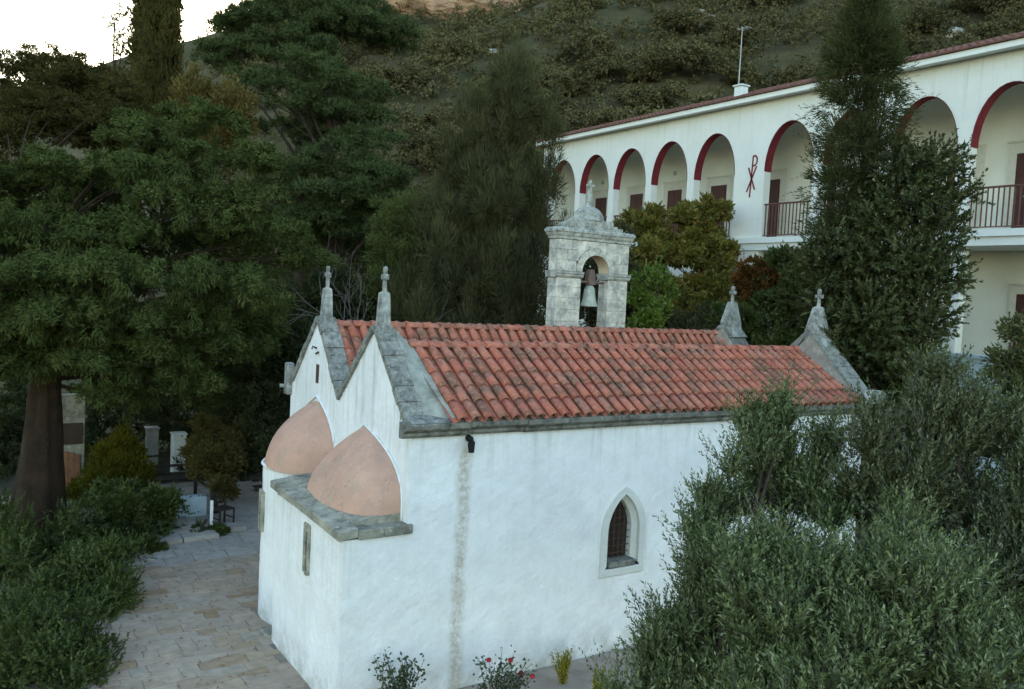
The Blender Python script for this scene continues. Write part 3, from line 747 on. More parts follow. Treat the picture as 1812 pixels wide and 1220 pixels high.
pinnacle(5.72, 12.53, 5.66, .45, .125, .070, False); pinnacle(5.72, 15.05, 5.68, .44, .125, .070, False)
pinnacle(16.40, 12.38, 5.74, .50, .175, .09); pinnacle(16.40, 14.96, 5.76, .50, .175, .09)

# ------------------------------------------------------------------ bell gable
TX = (12.13, 14.38); TYA, TYB = 16.68, 17.06
bt = empty('bell_tower', (13.18, 16.87, 0), 'weathered pale stone bell gable with arched opening and little dome standing behind the chapel', 'bell tower')
OX0, OX1, OZ, OR = 12.88, 13.74, 6.84, .43
oc = (OX0 + OX1) / 2
mb = MB()
for a, b in ((TX[0] + .02, OX0 - .03), (OX1 + .03, TX[1] - .02)): mb.box(a, b, TYA + .02, TYB - .02, 0, OZ)
arc = [(oc + (OR + .02) * math.cos(math.pi * k / 16), OZ + (OR + .02) * math.sin(math.pi * k / 16)) for k in range(17)]
for yv in (TYA + .02, TYB - .02):
    mb.strip([(x, yv, z) for x, z in arc], [(x + (0 if 1 < k < 15 else (.6 if k <= 1 else -.6)), yv, 7.62) for k, (x, z) in enumerate(arc)])
mb.box(TX[0] + .02, OX0 - .02, TYA + .02, TYB - .02, OZ, 7.62); mb.box(OX1 + .02, TX[1] - .02, TYA + .02, TYB - .02, OZ, 7.62)
mb.box(TX[0] + .3, TX[1] - .3, TYA + .06, TYB - .06, 7.5, 7.7)
core = mb.build('core_masonry', MAT['joint'], bt)
sheets = []
def block(x0, x1, z0, z1, name='stone_block', m='tower', y0=TYA, y1=TYB):
    mb = MB(); o = rp.uniform(-.003, .005); mb.bbox(x0 + .002, x1 - .002, y0 - o, y1 + o, z0 + .002, z1 - .002, .006)
    return mb.build(name, MAT[m], bt)
z = 3.6; row = 0
while z < 6.62:                                    # the two piers below the impost
    h = rp.uniform(.22, .30)
    if 6.66 - (z + h) < .15: h = 6.66 - z
    for a, b in ((TX[0], OX0), (OX1, TX[1])):
        if row % 2: block(a, b, z, z + h)
        else:
            c_ = a + (b - a) * rp.uniform(.38, .62); block(a, c_, z, z + h); block(c_, b, z, z + h)
    z += h; row += 1
# impost mouldings
for a, b in ((TX[0] - .05, OX0 + .04), (OX1 - .04, TX[1] + .05)):
    mb = MB(); s_ = [(TYA, 6.68), (TYA - .035, 6.72), (TYA - .035, 6.76), (TYA - .06, 6.78), (TYA - .06, 6.835), (TYB + .06, 6.835), (TYB + .06, 6.78), (TYB, 6.68)]
    mb.prism(s_, 'x', a, b); mb.build('impost', MAT['tower_dark'], bt)
# voussoirs
nv = 9
for k in range(nv):
    a0, a1 = math.pi * k / nv + .008, math.pi * (k + 1) / nv - .008
    pl = [(oc + r * math.cos(t), OZ + r * math.sin(t)) for r, t in ((OR, a0), (OR, (a0 + a1) / 2), (OR, a1), (OR + .17, a1), (OR + .17, (a0 + a1) / 2), (OR + .17, a0))]
    mb = MB(); mb.prism(pl, 'y', TYA - .025, TYB + .025); mb.build('arch_stone', MAT['tower'], bt)
mb = MB(); mb.strip([(oc + (OR - .003) * math.cos(math.pi * k / 16), TYA - .01, OZ + (OR - .003) * math.sin(math.pi * k / 16)) for k in range(17)], [(oc + (OR - .003) * math.cos(math.pi * k / 16), TYB + .01, OZ + (OR - .003) * math.sin(math.pi * k / 16)) for k in range(17)])
mb.build('arch_soffit', MAT['soffit'], bt)
# spandrel courses
z = 6.84
for h in (.26, .26, .24):
    rr = OR + .175
    def half(zz): return math.sqrt(max(0, rr * rr - max(0, zz - OZ) ** 2)) if zz - OZ < rr else 0
    w = max(half(z), .0)
    if z + h < OZ + rr + .12 or w > .05:
        e = half(z); 
        xs_l, xs_r = oc - e, oc + e
        cl = TX[0] + (xs_l - TX[0]) * rp.uniform(.4, .6); block(TX[0], cl, z, z + h); block(cl, xs_l, z, z + h)
        cr = xs_r + (TX[1] - xs_r) * rp.uniform(.4, .6); block(xs_r, cr, z, z + h); block(cr, TX[1], z, z + h)
    else:
        for a, b in ((0, .3), (.3, .55), (.55, .8), (.8, 1)): block(TX[0] + (TX[1] - TX[0]) * a, TX[0] + (TX[1] - TX[0]) * b, z, z + h)
    z += h
mb = MB(); mb.prism([(oc - .6, 7.1), (oc - .33, 7.37), (oc, 7.47), (oc + .33, 7.37), (oc + .6, 7.1), (oc + .6, 7.598), (oc - .6, 7.598)], 'y', TYA + .005, TYB - .005); mb.build('spandrel', MAT['tower'], bt)
# cornice
mb = MB(); ov = [(0, 7.60), (.03, 7.62), (.03, 7.67), (.06, 7.71), (.075, 7.77), (.10, 7.79), (.10, 7.85), (.05, 7.89)]
V = []
for o_, zz in ov: V += [(TX[0] - o_, TYA - o_, zz), (TX[1] + o_, TYA - o_, zz), (TX[1] + o_, TYB + o_, zz), (TX[0] - o_, TYB + o_, zz)]
mb.add(V, [(4 * i + j, 4 * i + (j + 1) % 4, 4 * i + 4 + (j + 1) % 4, 4 * i + 4 + j) for i in range(7) for j in range(4)] + [(0, 3, 2, 1), (28, 29, 30, 31)])
mb.build('cornice', MAT['tower_dark'], bt)
# attic blocks and the dome
for a, b, za in ((12.56, 12.64, 8.14), (12.64, 13.12, 8.12), (13.12, 13.19, 8.14), (13.19, 13.66, 8.12), (13.66, 13.74, 8.14), (12.42, 12.56, 8.05), (13.74, 13.92, 8.02), (13.92, 14.10, 7.98)):
    block(a, b, 7.885, za, 'attic_stone', 'tower_dark', TYA - .04, TYB + .04)
mb = MB(); mb.lathe([(.50, 0), (.50, .03), (.45, .04), (.44, .12), (.39, .21), (.30, .29), (.18, .34), (.12, .36), (.11, .42), (.10, .46), (.09, .60), (.06, .74), (.055, .76), (0, .77)], (13.15, 16.87, 8.12), 20, sy=.55)
mb.build('dome', MAT['tower_dark'], bt, True)
mb = MB(); zc = 8.85; poly = [(-.04, 0), (.04, 0), (.03, .12), (.11, .11), (.11, .18), (.03, .18), (.03, .26), (0, .29), (-.03, .26), (-.03, .18), (-.11, .18), (-.11, .11), (-.03, .12)]
mb.prism([(13.15 + u_, zc + v_) for u_, v_ in poly], 'y', 16.84, 16.90); mb.build('cross', MAT['tower_dark'], bt)
# the bell
bl = empty('church_bell', (oc, 16.87, 6.0), 'greenish bronze bell hanging in the arch of the stone bell gable', 'bell')
mb = MB(); mb.lathe([(0, .52), (.06, .52), (.10, .49), (.135, .42), (.15, .30), (.17, .16), (.21, .05), (.235, 0), (.225, -.01), (.19, .05), (.15, .16), (0, .40)], (oc, 16.87, 6.0), 20); bb = mb.build('bell_body', MAT['bell'], bl, True)
mb = MB(); mb.tube([(oc, 16.87, 6.35), (oc, 16.87, 6.0)], .012); mb.lathe([(0, .05), (.035, .03), (.04, 0), (.03, -.04), (0, -.05)], (oc, 16.87, 5.99), 10); mb.build('clapper', MAT['rust'], bb)
mb = MB(); mb.prism([(-.07, 6.53), (.07, 6.53), (.11, 6.64), (.10, 6.80), (.06, 6.92), (-.06, 6.92), (-.10, 6.80), (-.11, 6.64)], 'y', 16.80, 16.94)
mb.v = [(x + oc, y, z) for x, y, z in mb.v]; mb.tube([(OX0 - .05, 16.87, 6.60), (OX1 + .05, 16.87, 6.60)], .03, 8); mb.build('yoke', MAT['yoke'], bl)
mb = MB(); mb.tube([(oc - .12, 16.84, 6.56), (oc - .14, 16.84, 5.9), (oc - .13, 16.84, 4.6)], .009, 5); mb.build('bell_rope', MAT['twig'], bl)

# ------------------------------------------------------------------ monastery wing
MX, MXB = 24.0, 26.0
ZF, ZE, ZT = 8.67, 13.52, 12.67                     # gallery floor, wall top, arch crown
mo = empty('monastery_wing', (MX, 22, 4.9), 'long white two-storey monastery wing with arched upper gallery and brown railings', 'building')
arches = [32.95, 30.52, 28.10, 25.67, 23.22, 19.76, 17.30, 14.84, 12.38, 9.92]
AW, ZS = 1.035, 11.02
edges = []
for i, c in enumerate(arches):
    lo = 8.4 if i == len(arches) - 1 else (arches[i + 1] + c) / 2
    hi = 34.55 if i == 0 else (arches[i - 1] + c) / 2
    edges.append((lo, hi))
mb = MB(); bands = []
for (lo, hi), c in zip(edges, arches):
    ov_ = oval(c, AW, ZF, ZS, ZT)
    for xx in (MX, MX + .34):
        up = ov_[1:-1]
        mb.strip([(xx, y, z) for y, z in up], [(xx, y, ZE) for y, z in up])
        mb.add([(xx, c + AW, 8.25), (xx, hi, 8.25), (xx, hi, ZE), (xx, c + AW, ZE)], [(0, 1, 2, 3)])
        mb.add([(xx, lo, 8.25), (xx, c - AW, 8.25), (xx, c - AW, ZE), (xx, lo, ZE)], [(0, 1, 2, 3)])
    mb.strip([(MX, y, z) for y, z in ov_], [(MX + .34, y, z) for y, z in ov_])
    bands.append(ov_)
mb.box(MX, MX + .34, 34.55, 34.6, 4.8, ZE); 
mb.build('facade', MAT['mon'], mo)
for ov_ in bands:                                   # red painted soffits of the arches
    mb = MB(); A = [(MX - .012, y + (0), z) for y, z in ov_[1:-1]]
    c = (ov_[0][0] + ov_[-1][0]) / 2
    def sh(y, z, k): return (c + (y - c) * (1 - k), z - k * .9 if z > ZS else z)
    I = [sh(y, z, .010) for y, z in ov_[1:-1]]
    mb.strip([(MX - .015, *p) for p in I], [(MX + .355, *p) for p in I]); mb.strip([(MX - .015, *p) for p in I], [(MX - .015, *sh(*q, -.006)) for q in ov_[1:-1]])
    mb.build('arch_band', MAT['red'], mo)
mb = MB(); mb.box(MXB, MXB + .3, 8.4, 34.6, 4.8, 13.3); mb.box(MX + .3, MXB, 34.3, 34.6, 4.8, 13.3); mb.build('back_wall', MAT['mon_in'], mo)
mb = MB(); mb.box(MX + .35, MXB, 8.4, 34.3, 13.05, 13.2); mb.build('gallery_ceiling', MAT['mon_in'], mo)
mb = MB(); mb.box(MX - .12, MXB - .01, 8.4, 34.58, 8.47, ZF); mb.build('gallery_floor', MAT['fascia'], mo)
mb = MB(); mb.box(MX - .04, MXB - .02, 8.4, 34.56, 8.22, 8.465); mb.build('floor_beam', MAT['fascia'], mo)
# ground storey pillars
for (lo, hi), c in list(zip(edges, arches))[4:]:
    w = .62 if c == arches[5] else .2
    yb = hi
    mb = MB(); mb.bbox(MX + .02, MX + .36, yb - w, yb + w, 4.7, 8.215, .02); mb.build('pillar', MAT['mon'], mo)
mb = MB(); mb.box(MX, MX + .3, 22.2, 34.6, 4.7, 8.2); mb.build('ground_storey_wall', MAT['mon'], mo)
# doors of the gallery cells and of the ground storey
def door(y, z0, z1, w, sw_, x=MXB, mat='wood', kind='door'):
    mb = MB()
    mb.box(x - .05, x - .002, y - w / 2 - sw_, y - w / 2, z0, z1 + sw_ * 1.6); mb.box(x - .05, x - .002, y + w / 2, y + w / 2 + sw_, z0, z1 + sw_ * 1.6); mb.box(x - .05, x - .002, y - w / 2, y + w / 2, z1, z1 + sw_ * 1.6)
    mb.box(x - .09, x - .051, y - w / 2 - sw_ - .04, y + w / 2 + sw_ + .04, z1 + sw_ * 1.6 - .06, z1 + sw_ * 1.6)
    d = mb.build(kind, MAT['cream'], mo)
    mb = MB(); mb.box(x - .03, x - .004, y - w / 2, y + w / 2, z0, z1)
    for s_ in (-1, 1):
        a, b = sorted((y + s_ * .03, y + s_ * (w / 2 - .06)))
        for (c0, c1) in ((z0 + .15, (z0 + z1) / 2 - .08), ((z0 + z1) / 2 + .02, z1 - .12)): mb.bbox(x - .045, x - .028, a, b, c0, c1, .006)
    mb.build('door_leaf', MAT[mat], d)
    mb = MB(); mb.tube([(x - .06, y + .06, z0 + (z1 - z0) * .47), (x - .06, y + .16, z0 + (z1 - z0) * .47)], .014, 6); mb.build('handle', MAT['metal'], d)
for y in (32.4, 29.83, 27.35, 24.80, 22.13, 19.65, 17.15, 12.68, 10.2): door(y, ZF + .002, 11.06, .88, .24)
door(14.75, ZF + .002, 11.06, .88, .24)
for y in (12.3, 17.3): door(y, 4.9, 6.95, 1.0, .2, kind='lower_door')
for y in (27.44, 32.38): 
    mb = MB(); mb.lathe([(0, 0), (.09, 0), (.10, .03), (.06, .07), (0, .08)], (0, 0, 0), 12)
    mb.v = [(MXB - z, y + x_, 11.80 + y_) for x_, y_, z in mb.v]; mb.build('wall_lamp', MAT['metal'], mo)
# railings
for (lo, hi), c in zip(edges, arches):
    mb = MB(); mb.bbox(MX + .10, MX + .17, c - AW - .0, c + AW + .0, 9.83, 9.885, .01); rl = mb.build('railing', MAT['rail'], mo)
    mb = MB(); mb.box(MX + .115, MX + .155, c - AW, c + AW, ZF + .07, ZF + .10); mb.build('bottom_rail', MAT['rail'], rl)
    base = None
    for k in range(14):
        y = c - AW + .075 + k * (2 * AW - .15) / 13
        if base is None:
            mb = MB(); mb.box(MX + .122, MX + .148, y - .017, y + .017, ZF + .08, 9.835); base = o = mb.build('baluster', MAT['rail'], rl); y00 = y
        else: o = base.copy(); COL.objects.link(o); o.parent = rl; o.location = (0, y - y00, 0)
# eaves: fascia, soffit and tiled roof
mb = MB(); mb.box(MX - .42, MX - .36, 8.3, 34.75, 13.50, 13.665); mb.box(MX - .36, MX + .1, 8.3, 34.75, 13.53, 13.58); mb.build('fascia', MAT['fascia'], mo)
mb = MB(); sl_ = .36
mb.add([(MX - .44, 8.3, 13.67), (MX - .44, 34.8, 13.67), (MX + 4.2, 34.8, 13.67 + 4.64 * sl_), (MX + 4.2, 8.3, 13.67 + 4.64 * sl_)], [(0, 1, 2, 3)])
mb.box(MX - .43, MX + 4, 34.6, 34.62, 13.4, 13.66)
mr = mb.build('roof', MAT['tile_dark'], mo)
mb = MB(); mb.add([(MX + 4.2, 8.3, 13.67 + 4.64 * sl_), (MX + 4.2, 34.8, 13.67 + 4.64 * sl_), (MX + 9, 34.8, 13.6), (MX + 9, 8.3, 13.6)], [(0, 1, 2, 3)]); mb.box(MX + 8.4, MX + 8.7, 8.4, 34.6, 4.8, 13.7); mb.build('rear_slope', MAT['tile_dark'], mo)
mb = MB(); tiles = MB()
yv = 8.45
ang = math.atan(sl_)
while yv < 34.7:
    V = []; 
    for q in range(6):
        x0 = MX - .50 + q * .42 * math.cos(ang); x1 = x0 + .46 * math.cos(ang); z0 = 13.675 + (x0 - (MX - .44)) * sl_ + .02; z1 = 13.675 + (x1 - (MX - .44)) * sl_
        r = .10; j_ = rp.uniform(-.01, .01)
        A = [(x0, yv + j_ + r * math.cos(math.pi * k / 5), z0 + r * .8 * math.sin(math.pi * k / 5)) for k in range(6)]
        B = [(x1, yv + j_ + r * .85 * math.cos(math.pi * k / 5), z1 + r * .7 * math.sin(math.pi * k / 5)) for k in range(6)]
        tiles.strip(A, B); tiles.add(A, [tuple(range(6))])
    yv += .235
prop(tiles.build('roof_tiles', MAT['tile_dark'], mr), kind='stuff')
mb = MB(); mb.bbox(MX + .25, MX + .62, 22.35, 22.72, 13.75, 14.36, .02); mb.bbox(MX + .20, MX + .67, 22.30, 22.77, 14.36, 14.42, .015); mb.build('chimney', MAT['white'], mo)
# the red christogram painted on the broad pier
mb = MB(); yc, xq = 21.36, MX - .012
def stroke(a, b, w=.030):
    a, b = np.array(a), np.array(b); d = _n(b - a); p = np.array([-d[1], d[0]]) * w
    mb.prism([tuple(q) for q in (a - p, b - p, b + p, a + p)], 'x', xq, MX - .001)
top, bot = (yc - .02, 11.62), (yc + .04, 10.14)
stroke(top, bot)
lp = [(yc - .02 - .20 * math.sin(math.pi * k / 10), 11.44 + .17 * math.cos(math.pi * k / 10)) for k in range(11)]
lp = [(yc - .02, 11.62), (yc - .12, 11.62), (yc - .19, 11.56), (yc - .21, 11.44), (yc - .18, 11.32), (yc - .10, 11.27), (yc - .01, 11.27)]
for a, b in zip(lp, lp[1:]): stroke(a, b)
stroke((yc + .17, 11.22), (yc - .17, 10.40)); stroke((yc - .20, 11.24), (yc + .20, 10.34))
mb.build('chi_rho_sign', MAT['red'], mo)
an = empty('antenna_mast', (24.6, 22.83, 13.9), 'thin grey antenna mast rising from the monastery roof beside the white chimney', 'antenna')
mb = MB(); mb.tube([(24.6, 22.83, 13.7), (24.6, 22.83, 16.65)], [.025, .016], 6); mb.build('mast', MAT['metal'], an)
mb = MB(); mb.tube([(24.6, 22.5, 16.6), (24.6, 23.05, 16.6)], .012, 5)
for y in (22.55, 22.7, 22.9): mb.tube([(24.4, y, 16.6), (24.8, y, 16.6)], .008, 5)
mb.build('aerial', MAT['metal'], an)
mb = MB(); mb.box(20.95, 21.3, -8, 12.9, -.1, 5.2); mb.box(20.9, 21.36, -8, 12.95, 5.2, 5.28)
tw = mb.build('terrace_wall', MAT['bluewall']); prop(tw, 'pale blue white terrace wall glimpsed between the dark trees on the right', 'wall')

# ------------------------------------------------------------------ foliage
def unit(v): return v / (np.linalg.norm(v, axis=-1, keepdims=True) + 1e-9)
TRI = [False]                                        # one triangle a leaf where the leaves are far away
def loose(name, V, tint):
    n, k = V.shape[:2]; me = bpy.data.meshes.new(name)
    me.vertices.add(k * n); me.vertices.foreach_set('co', V.ravel())
    me.loops.add(k * n); me.loops.foreach_set('vertex_index', np.arange(k * n, dtype=np.int32))
    me.polygons.add(n); me.polygons.foreach_set('loop_start', np.arange(0, k * n, k, dtype=np.int32))
    me.update(calc_edges=True)
    a = me.attributes.new('tint', 'FLOAT', 'FACE'); a.data.foreach_set('value', np.asarray(tint, np.float32))
    return me
def leaf_mesh(name, p, d, s, L, w, tint, fold=None):
    """N leaves: a rhombus from p along d, half width w sideways s"""
    n = len(p); L = np.broadcast_to(np.asarray(L, float), (n,))[:, None]; w = np.broadcast_to(np.asarray(w, float), (n,))[:, None]
    if TRI[0]:
        V = np.empty((n, 3, 3), np.float32); w = w * 1.15
        V[:, 0] = p + s * w; V[:, 1] = p + d * L; V[:, 2] = p - s * w
        return loose(name, V, tint)
    V = np.empty((n, 4, 3), np.float32)
    V[:, 0] = p; V[:, 1] = p + d * L * .45 + s * w; V[:, 2] = p + d * L; V[:, 3] = p + d * L * .45 - s * w
    return loose(name, V, tint)
class Leaves:
    def __init__(s): s.a = []
    def add(s, p, d, sd, L, w, t):
        n = len(p); s.a.append((p, d, sd, np.broadcast_to(np.asarray(L, float), (n,)), np.broadcast_to(np.asarray(w, float), (n,)), np.broadcast_to(np.asarray(t, float), (n,))))
    def mesh(s, name): return leaf_mesh(name, *[np.concatenate([q[i] for q in s.a]) for i in range(6)])
def rdir(n, rng): return unit(rng.normal(size=(n, 3)))
def side(d, rng): return unit(np.cross(d, rdir(len(d), rng)))

def puff_leaves(lv, lobes, rng, clumps, per, rc, L, w, up=.2, out=1.0, ran=.8, shell=(.78, 1.05), low=-.75, flat=.75, tint=(.5, .22), inner=.2, elong=None, tang=0.0):
    """lobes: (centre, (rx,ry,rz)).  clumps spread over every lobe by its size; each clump is a tuft of leaves facing outwards."""
    area = np.array([(r[0] * r[1] + r[0] * r[2] + r[1] * r[2]) for _, r in lobes]); area = area / area.sum()
    for (c, r), a in zip(lobes, area):
        n = max(3, int(clumps * a)); r = np.array(r)
        u = rdir(n * 3, rng); u = u[u[:, 2] > low][:n]; n = len(u)
        lump = 1 + .16 * np.sin(u[:, 0] * 5 + c[0] * 3) * np.sin(u[:, 1] * 5 + c[1] * 2) + .10 * np.sin(u[:, 2] * 9 + c[2])
        rad = rng.uniform(shell[0], shell[1], n)
        ins = rng.random(n) < inner; rad[ins] = rng.uniform(.25, .8, ins.sum())
        C = np.array(c) + u * r * (rad * lump)[:, None]
        N = unit(u / r)
        sz = rc * rng.uniform(.6, 1.35, n); tb = rng.normal(0, tint[1] * .6, n)
        k = (per * rng.uniform(.6, 1.4, n)).astype(int); idx = np.repeat(np.arange(n), k); m = len(idx)
        q = rng.normal(size=(m, 3)); q = unit(q) * (rng.random(m) ** .45)[:, None]
        q[:, 2] *= flat
        p = C[idx] + q * sz[idx][:, None]
        d = unit(N[idx] * out + q * .9 + rng.normal(size=(m, 3)) * ran * .55 + np.array([0, 0, up]))
        if elong is not None: d = unit(d * np.array([1, 1, elong]) + np.array([0, 0, up]))
        sd_ = side(d, rng)
        if tang:
            n2 = unit(N[idx] * .55 + q * np.array([1, 1, 1 / flat]) * .9 + np.array([0, 0, .25])); t_ = rdir(m, rng); t_ = unit(t_ - n2 * np.sum(t_ * n2, 1, keepdims=True))
            pick = rng.random(m) < tang
            dt = unit(t_ + n2 * .45 + np.array([0, 0, up * .6])); st_ = unit(np.cross(n2, dt))
            d = np.where(pick[:, None], dt, d); sd_ = np.where(pick[:, None], st_, sd_)
        lv.add(p, d, sd_, L * rng.uniform(.6, 1.3, m), w * rng.uniform(.7, 1.3, m), np.clip(tint[0] + tb[idx] + rng.normal(0, tint[1], m), 0, 1))

def shoot_leaves(lv, lobes, rng, shoots, per, SL, L, w, up=.6, low=-.6, tint=(.5, .2), shell=(.7, 1.02), ang=.75, inner=.2, bend=.3):
    """leafy shoots growing out of the lobes with leaves in pairs along them (olive, fruit trees)"""
    area = np.array([(r[0] * r[1] + r[0] * r[2] + r[1] * r[2]) for _, r in lobes]); area = area / area.sum()
    tw = []
    for (c, r), a in zip(lobes, area):
        n = max(3, int(shoots * a)); r = np.array(r)
        u = rdir(n * 3, rng); u = u[u[:, 2] > low][:n]; n = len(u)
        lump = 1 + .15 * np.sin(u[:, 0] * 5 + c[0] * 3) * np.sin(u[:, 1] * 6 + c[1] * 2) + .12 * np.sin(u[:, 2] * 8 + c[2] + u[:, 0] * 4)
        rad = rng.uniform(shell[0], shell[1], n); ins = rng.random(n) < inner; rad[ins] = rng.uniform(.2, .75, ins.sum())
        B = np.array(c) + u * r * (rad * lump)[:, None]
        D = unit(unit(u / r) * .8 + rng.normal(size=(n, 3)) * .35 + np.array([0, 0, up]))
        ln = SL * rng.uniform(.45, 1.5, n); tb = rng.normal(0, tint[1] * .55, n)
        K = rdir(n, rng) * bend
        idx = np.repeat(np.arange(n), per); m = len(idx)
        t = np.tile((np.arange(per) + .5) / per, n) * 1.0
        t = t + rng.uniform(-.03, .03, m)
        p = B[idx] + (D[idx] * t[:, None] + K[idx] * (t ** 2)[:, None] * .5) * ln[idx][:, None]
        ax = unit(D[idx] + K[idx] * t[:, None])
        rd = unit(np.cross(ax, rdir(m, rng)))
        d = unit(ax * (ang + .5 * t[:, None]) + rd)
        lv.add(p, d, unit(np.cross(d, ax) + .3 * rdir(m, rng)), L * rng.uniform(.7, 1.25, m) * (1.05 - .35 * t), w * rng.uniform(.75, 1.25, m), np.clip(tint[0] + tb[idx] + rng.normal(0, tint[1], m), 0, 1))
        pick = rng.random(n) < .35
        for b, dd, kk, l_ in zip(B[pick], D[pick], K[pick], ln[pick]): tw.append((b, b + dd * l_ * .5 + kk * l_ * .12, b + dd * l_ + kk * l_ * .5))
    return tw
def twigs_mesh(mb, tw, r=.004):
    for a, b, c in tw: mb.tube([a, b, c], [r, r * .8, r * .4], 3, False)

def trunk_mesh(base, top, r0, r1, lobes, rng, wob=.25, limb=.35, nseg=9, nmax=26, ridges=0, hmin=.12):
    mb = MB(); base = np.array(base, float); top = np.array(top, float)
    pts = []; ph = rng.uniform(0, 6, 4)
    for k in range(nseg + 1):
        t = k / nseg
        off = np.array([math.sin(t * 3 + ph[0]) - math.sin(ph[0]), math.sin(t * 2.6 + ph[1]) - math.sin(ph[1]), 0]) * wob
        pts.append(base + (top - base) * t + off)
    rr = [r0 * (1.12 if k == 0 else 1) + (r1 - r0) * (k / nseg) ** .8 for k in range(nseg + 1)]
    n = 40 if ridges else (12 if r0 > .2 else 8)
    mb.tube(pts, rr, n)
    if ridges:
        nv_ = []
        for i_, v_ in enumerate(mb.v):
            k_ = min(i_ // n, nseg); c_ = pts[k_]; a_ = 2 * math.pi * (i_ % n) / n
            m_ = 1 + ridges * 1.1 * math.sin(a_ * 6 + k_ * .5) + ridges * .7 * math.sin(a_ * 13 + k_ * .9) + rng.normal(0, ridges * .35) + (.12 * (1 - k_ / 2) * (1 + math.sin(a_ * 5)) if k_ < 2 else 0)
            nv_.append((c_[0] + (v_[0] - c_[0]) * m_, c_[1] + (v_[1] - c_[1]) * m_, v_[2]))
        mb.v = nv_
    ls = list(lobes); rng.shuffle(ls) if False else None
    for c, r in ls[:nmax]:
        c = np.array(c)
        hh = np.clip((c[2] - base[2]) / max(top[2] - base[2], .1) - .22, hmin, .95)
        f = hh * nseg; i = int(min(f, nseg - 1)); a = pts[i] + (pts[i + 1] - pts[i]) * (f - i)
        ra = (rr[i] + (rr[i + 1] - rr[i]) * (f - i)) * limb + .012
        mid = (a + c) / 2 + np.array([0, 0, .12 * np.linalg.norm(c - a)]) + rng.normal(0, .06, 3) * np.linalg.norm(c - a)
        q = [a * (1 - t) ** 2 + 2 * mid * t * (1 - t) + c * t * t for t in np.linspace(0, 1, 7)]
        mb.tube(q, [ra * (1 - .75 * t) for t in np.linspace(0, 1, 7)], 6, False)
        for _ in range(4):                           # lesser branches reaching into the foliage
            e = c + rdir(1, rng)[0] * np.array(r) * .75; s0 = q[rng.integers(3, 6)]
            mb.tube([s0, (s0 + e) / 2 + rng.normal(0, .05, 3), e], [ra * .35, ra * .2, ra * .08], 4, False)
    return mb.mesh('trunk', True)

def lob(rows, rs=None):                              # rows: px, py, distance, radii in metres
    out = []
    for q in rows:
        px, py, d, rx = q[:4]; ry = q[4] if len(q) > 4 else rx; rz = q[5] if len(q) > 5 else rx
        out.append((P(px, py, d), (rx, ry, rz)))
    return out
def plant(name, label, cat, base, lobes, leaf, fn, trunk=None, bark='bark', group=None, seed=1, twigs=None, crown='crown', stem='trunk', fill=45):
    rng = np.random.default_rng(seed)
    o = empty(name, tuple(float(v) for v in base), label, cat, group)
    lv = Leaves(); tw = fn(lv, lobes, rng)
    dist = np.mean([np.linalg.norm(c - CAM) for c, _ in lobes]); TRI[0] = bool(dist > 15)
    if fill:                                         # big inner sprays, so that the crown is not see-through
        for c, r in lobes:
            m = int(fill * 4); q_ = np.array(c) + rdir(m, rng) * np.array(r) * (rng.random((m, 1)) ** .5 * .55); d_ = rdir(m, rng)
            lv.add(q_, d_, side(d_, rng), (.15 if dist > 15 else .10) * min(r) ** .6, (.045 if dist > 15 else .022) * min(r) ** .6, np.clip(rng.normal(.35, .15, m), 0, 1))
    link(crown, lv.mesh(crown), LM[leaf], o)
    TRI[0] = False
    if trunk: link(stem, trunk_mesh(base, trunk[0], trunk[1], trunk[2], lobes, rng, *(trunk[3:] if len(trunk) > 3 else ())), MAT[bark], o)
    if tw and twigs:
        mb = MB(); twigs_mesh(mb, tw[:twigs]); prop(link('twigs', mb.mesh('twigs'), MAT['twig'], o), kind='stuff')
    return o

def sub(lobes, seed, per_m2=1.6, r=(.32, .6), low=-.3, flat=.8, reach=(.72, 1.02), keep=False, inner=.15):
    """break smooth lobes up into many small uneven boughs"""
    g = np.random.default_rng(seed); out = []
    for c, R3 in lobes:
        R3 = np.array(R3); n = max(4, int(per_m2 * 4 * (R3[0] * R3[1] + R3[0] * R3[2] + R3[1] * R3[2])))
        u = rdir(n * 4, g); u = u[u[:, 2] > low][:n]
        for w in u:
            k = g.uniform(*reach) if g.random() > inner else g.uniform(.3, .7)
            q_ = g.uniform(*r) * min(1.0, R3.min() * 1.3 + .15); out.append((np.array(c) + w * R3 * k, (q_ * g.uniform(.8, 1.3), q_ * g.uniform(.8, 1.3), q_ * flat * g.uniform(.75, 1.2))))
    return out
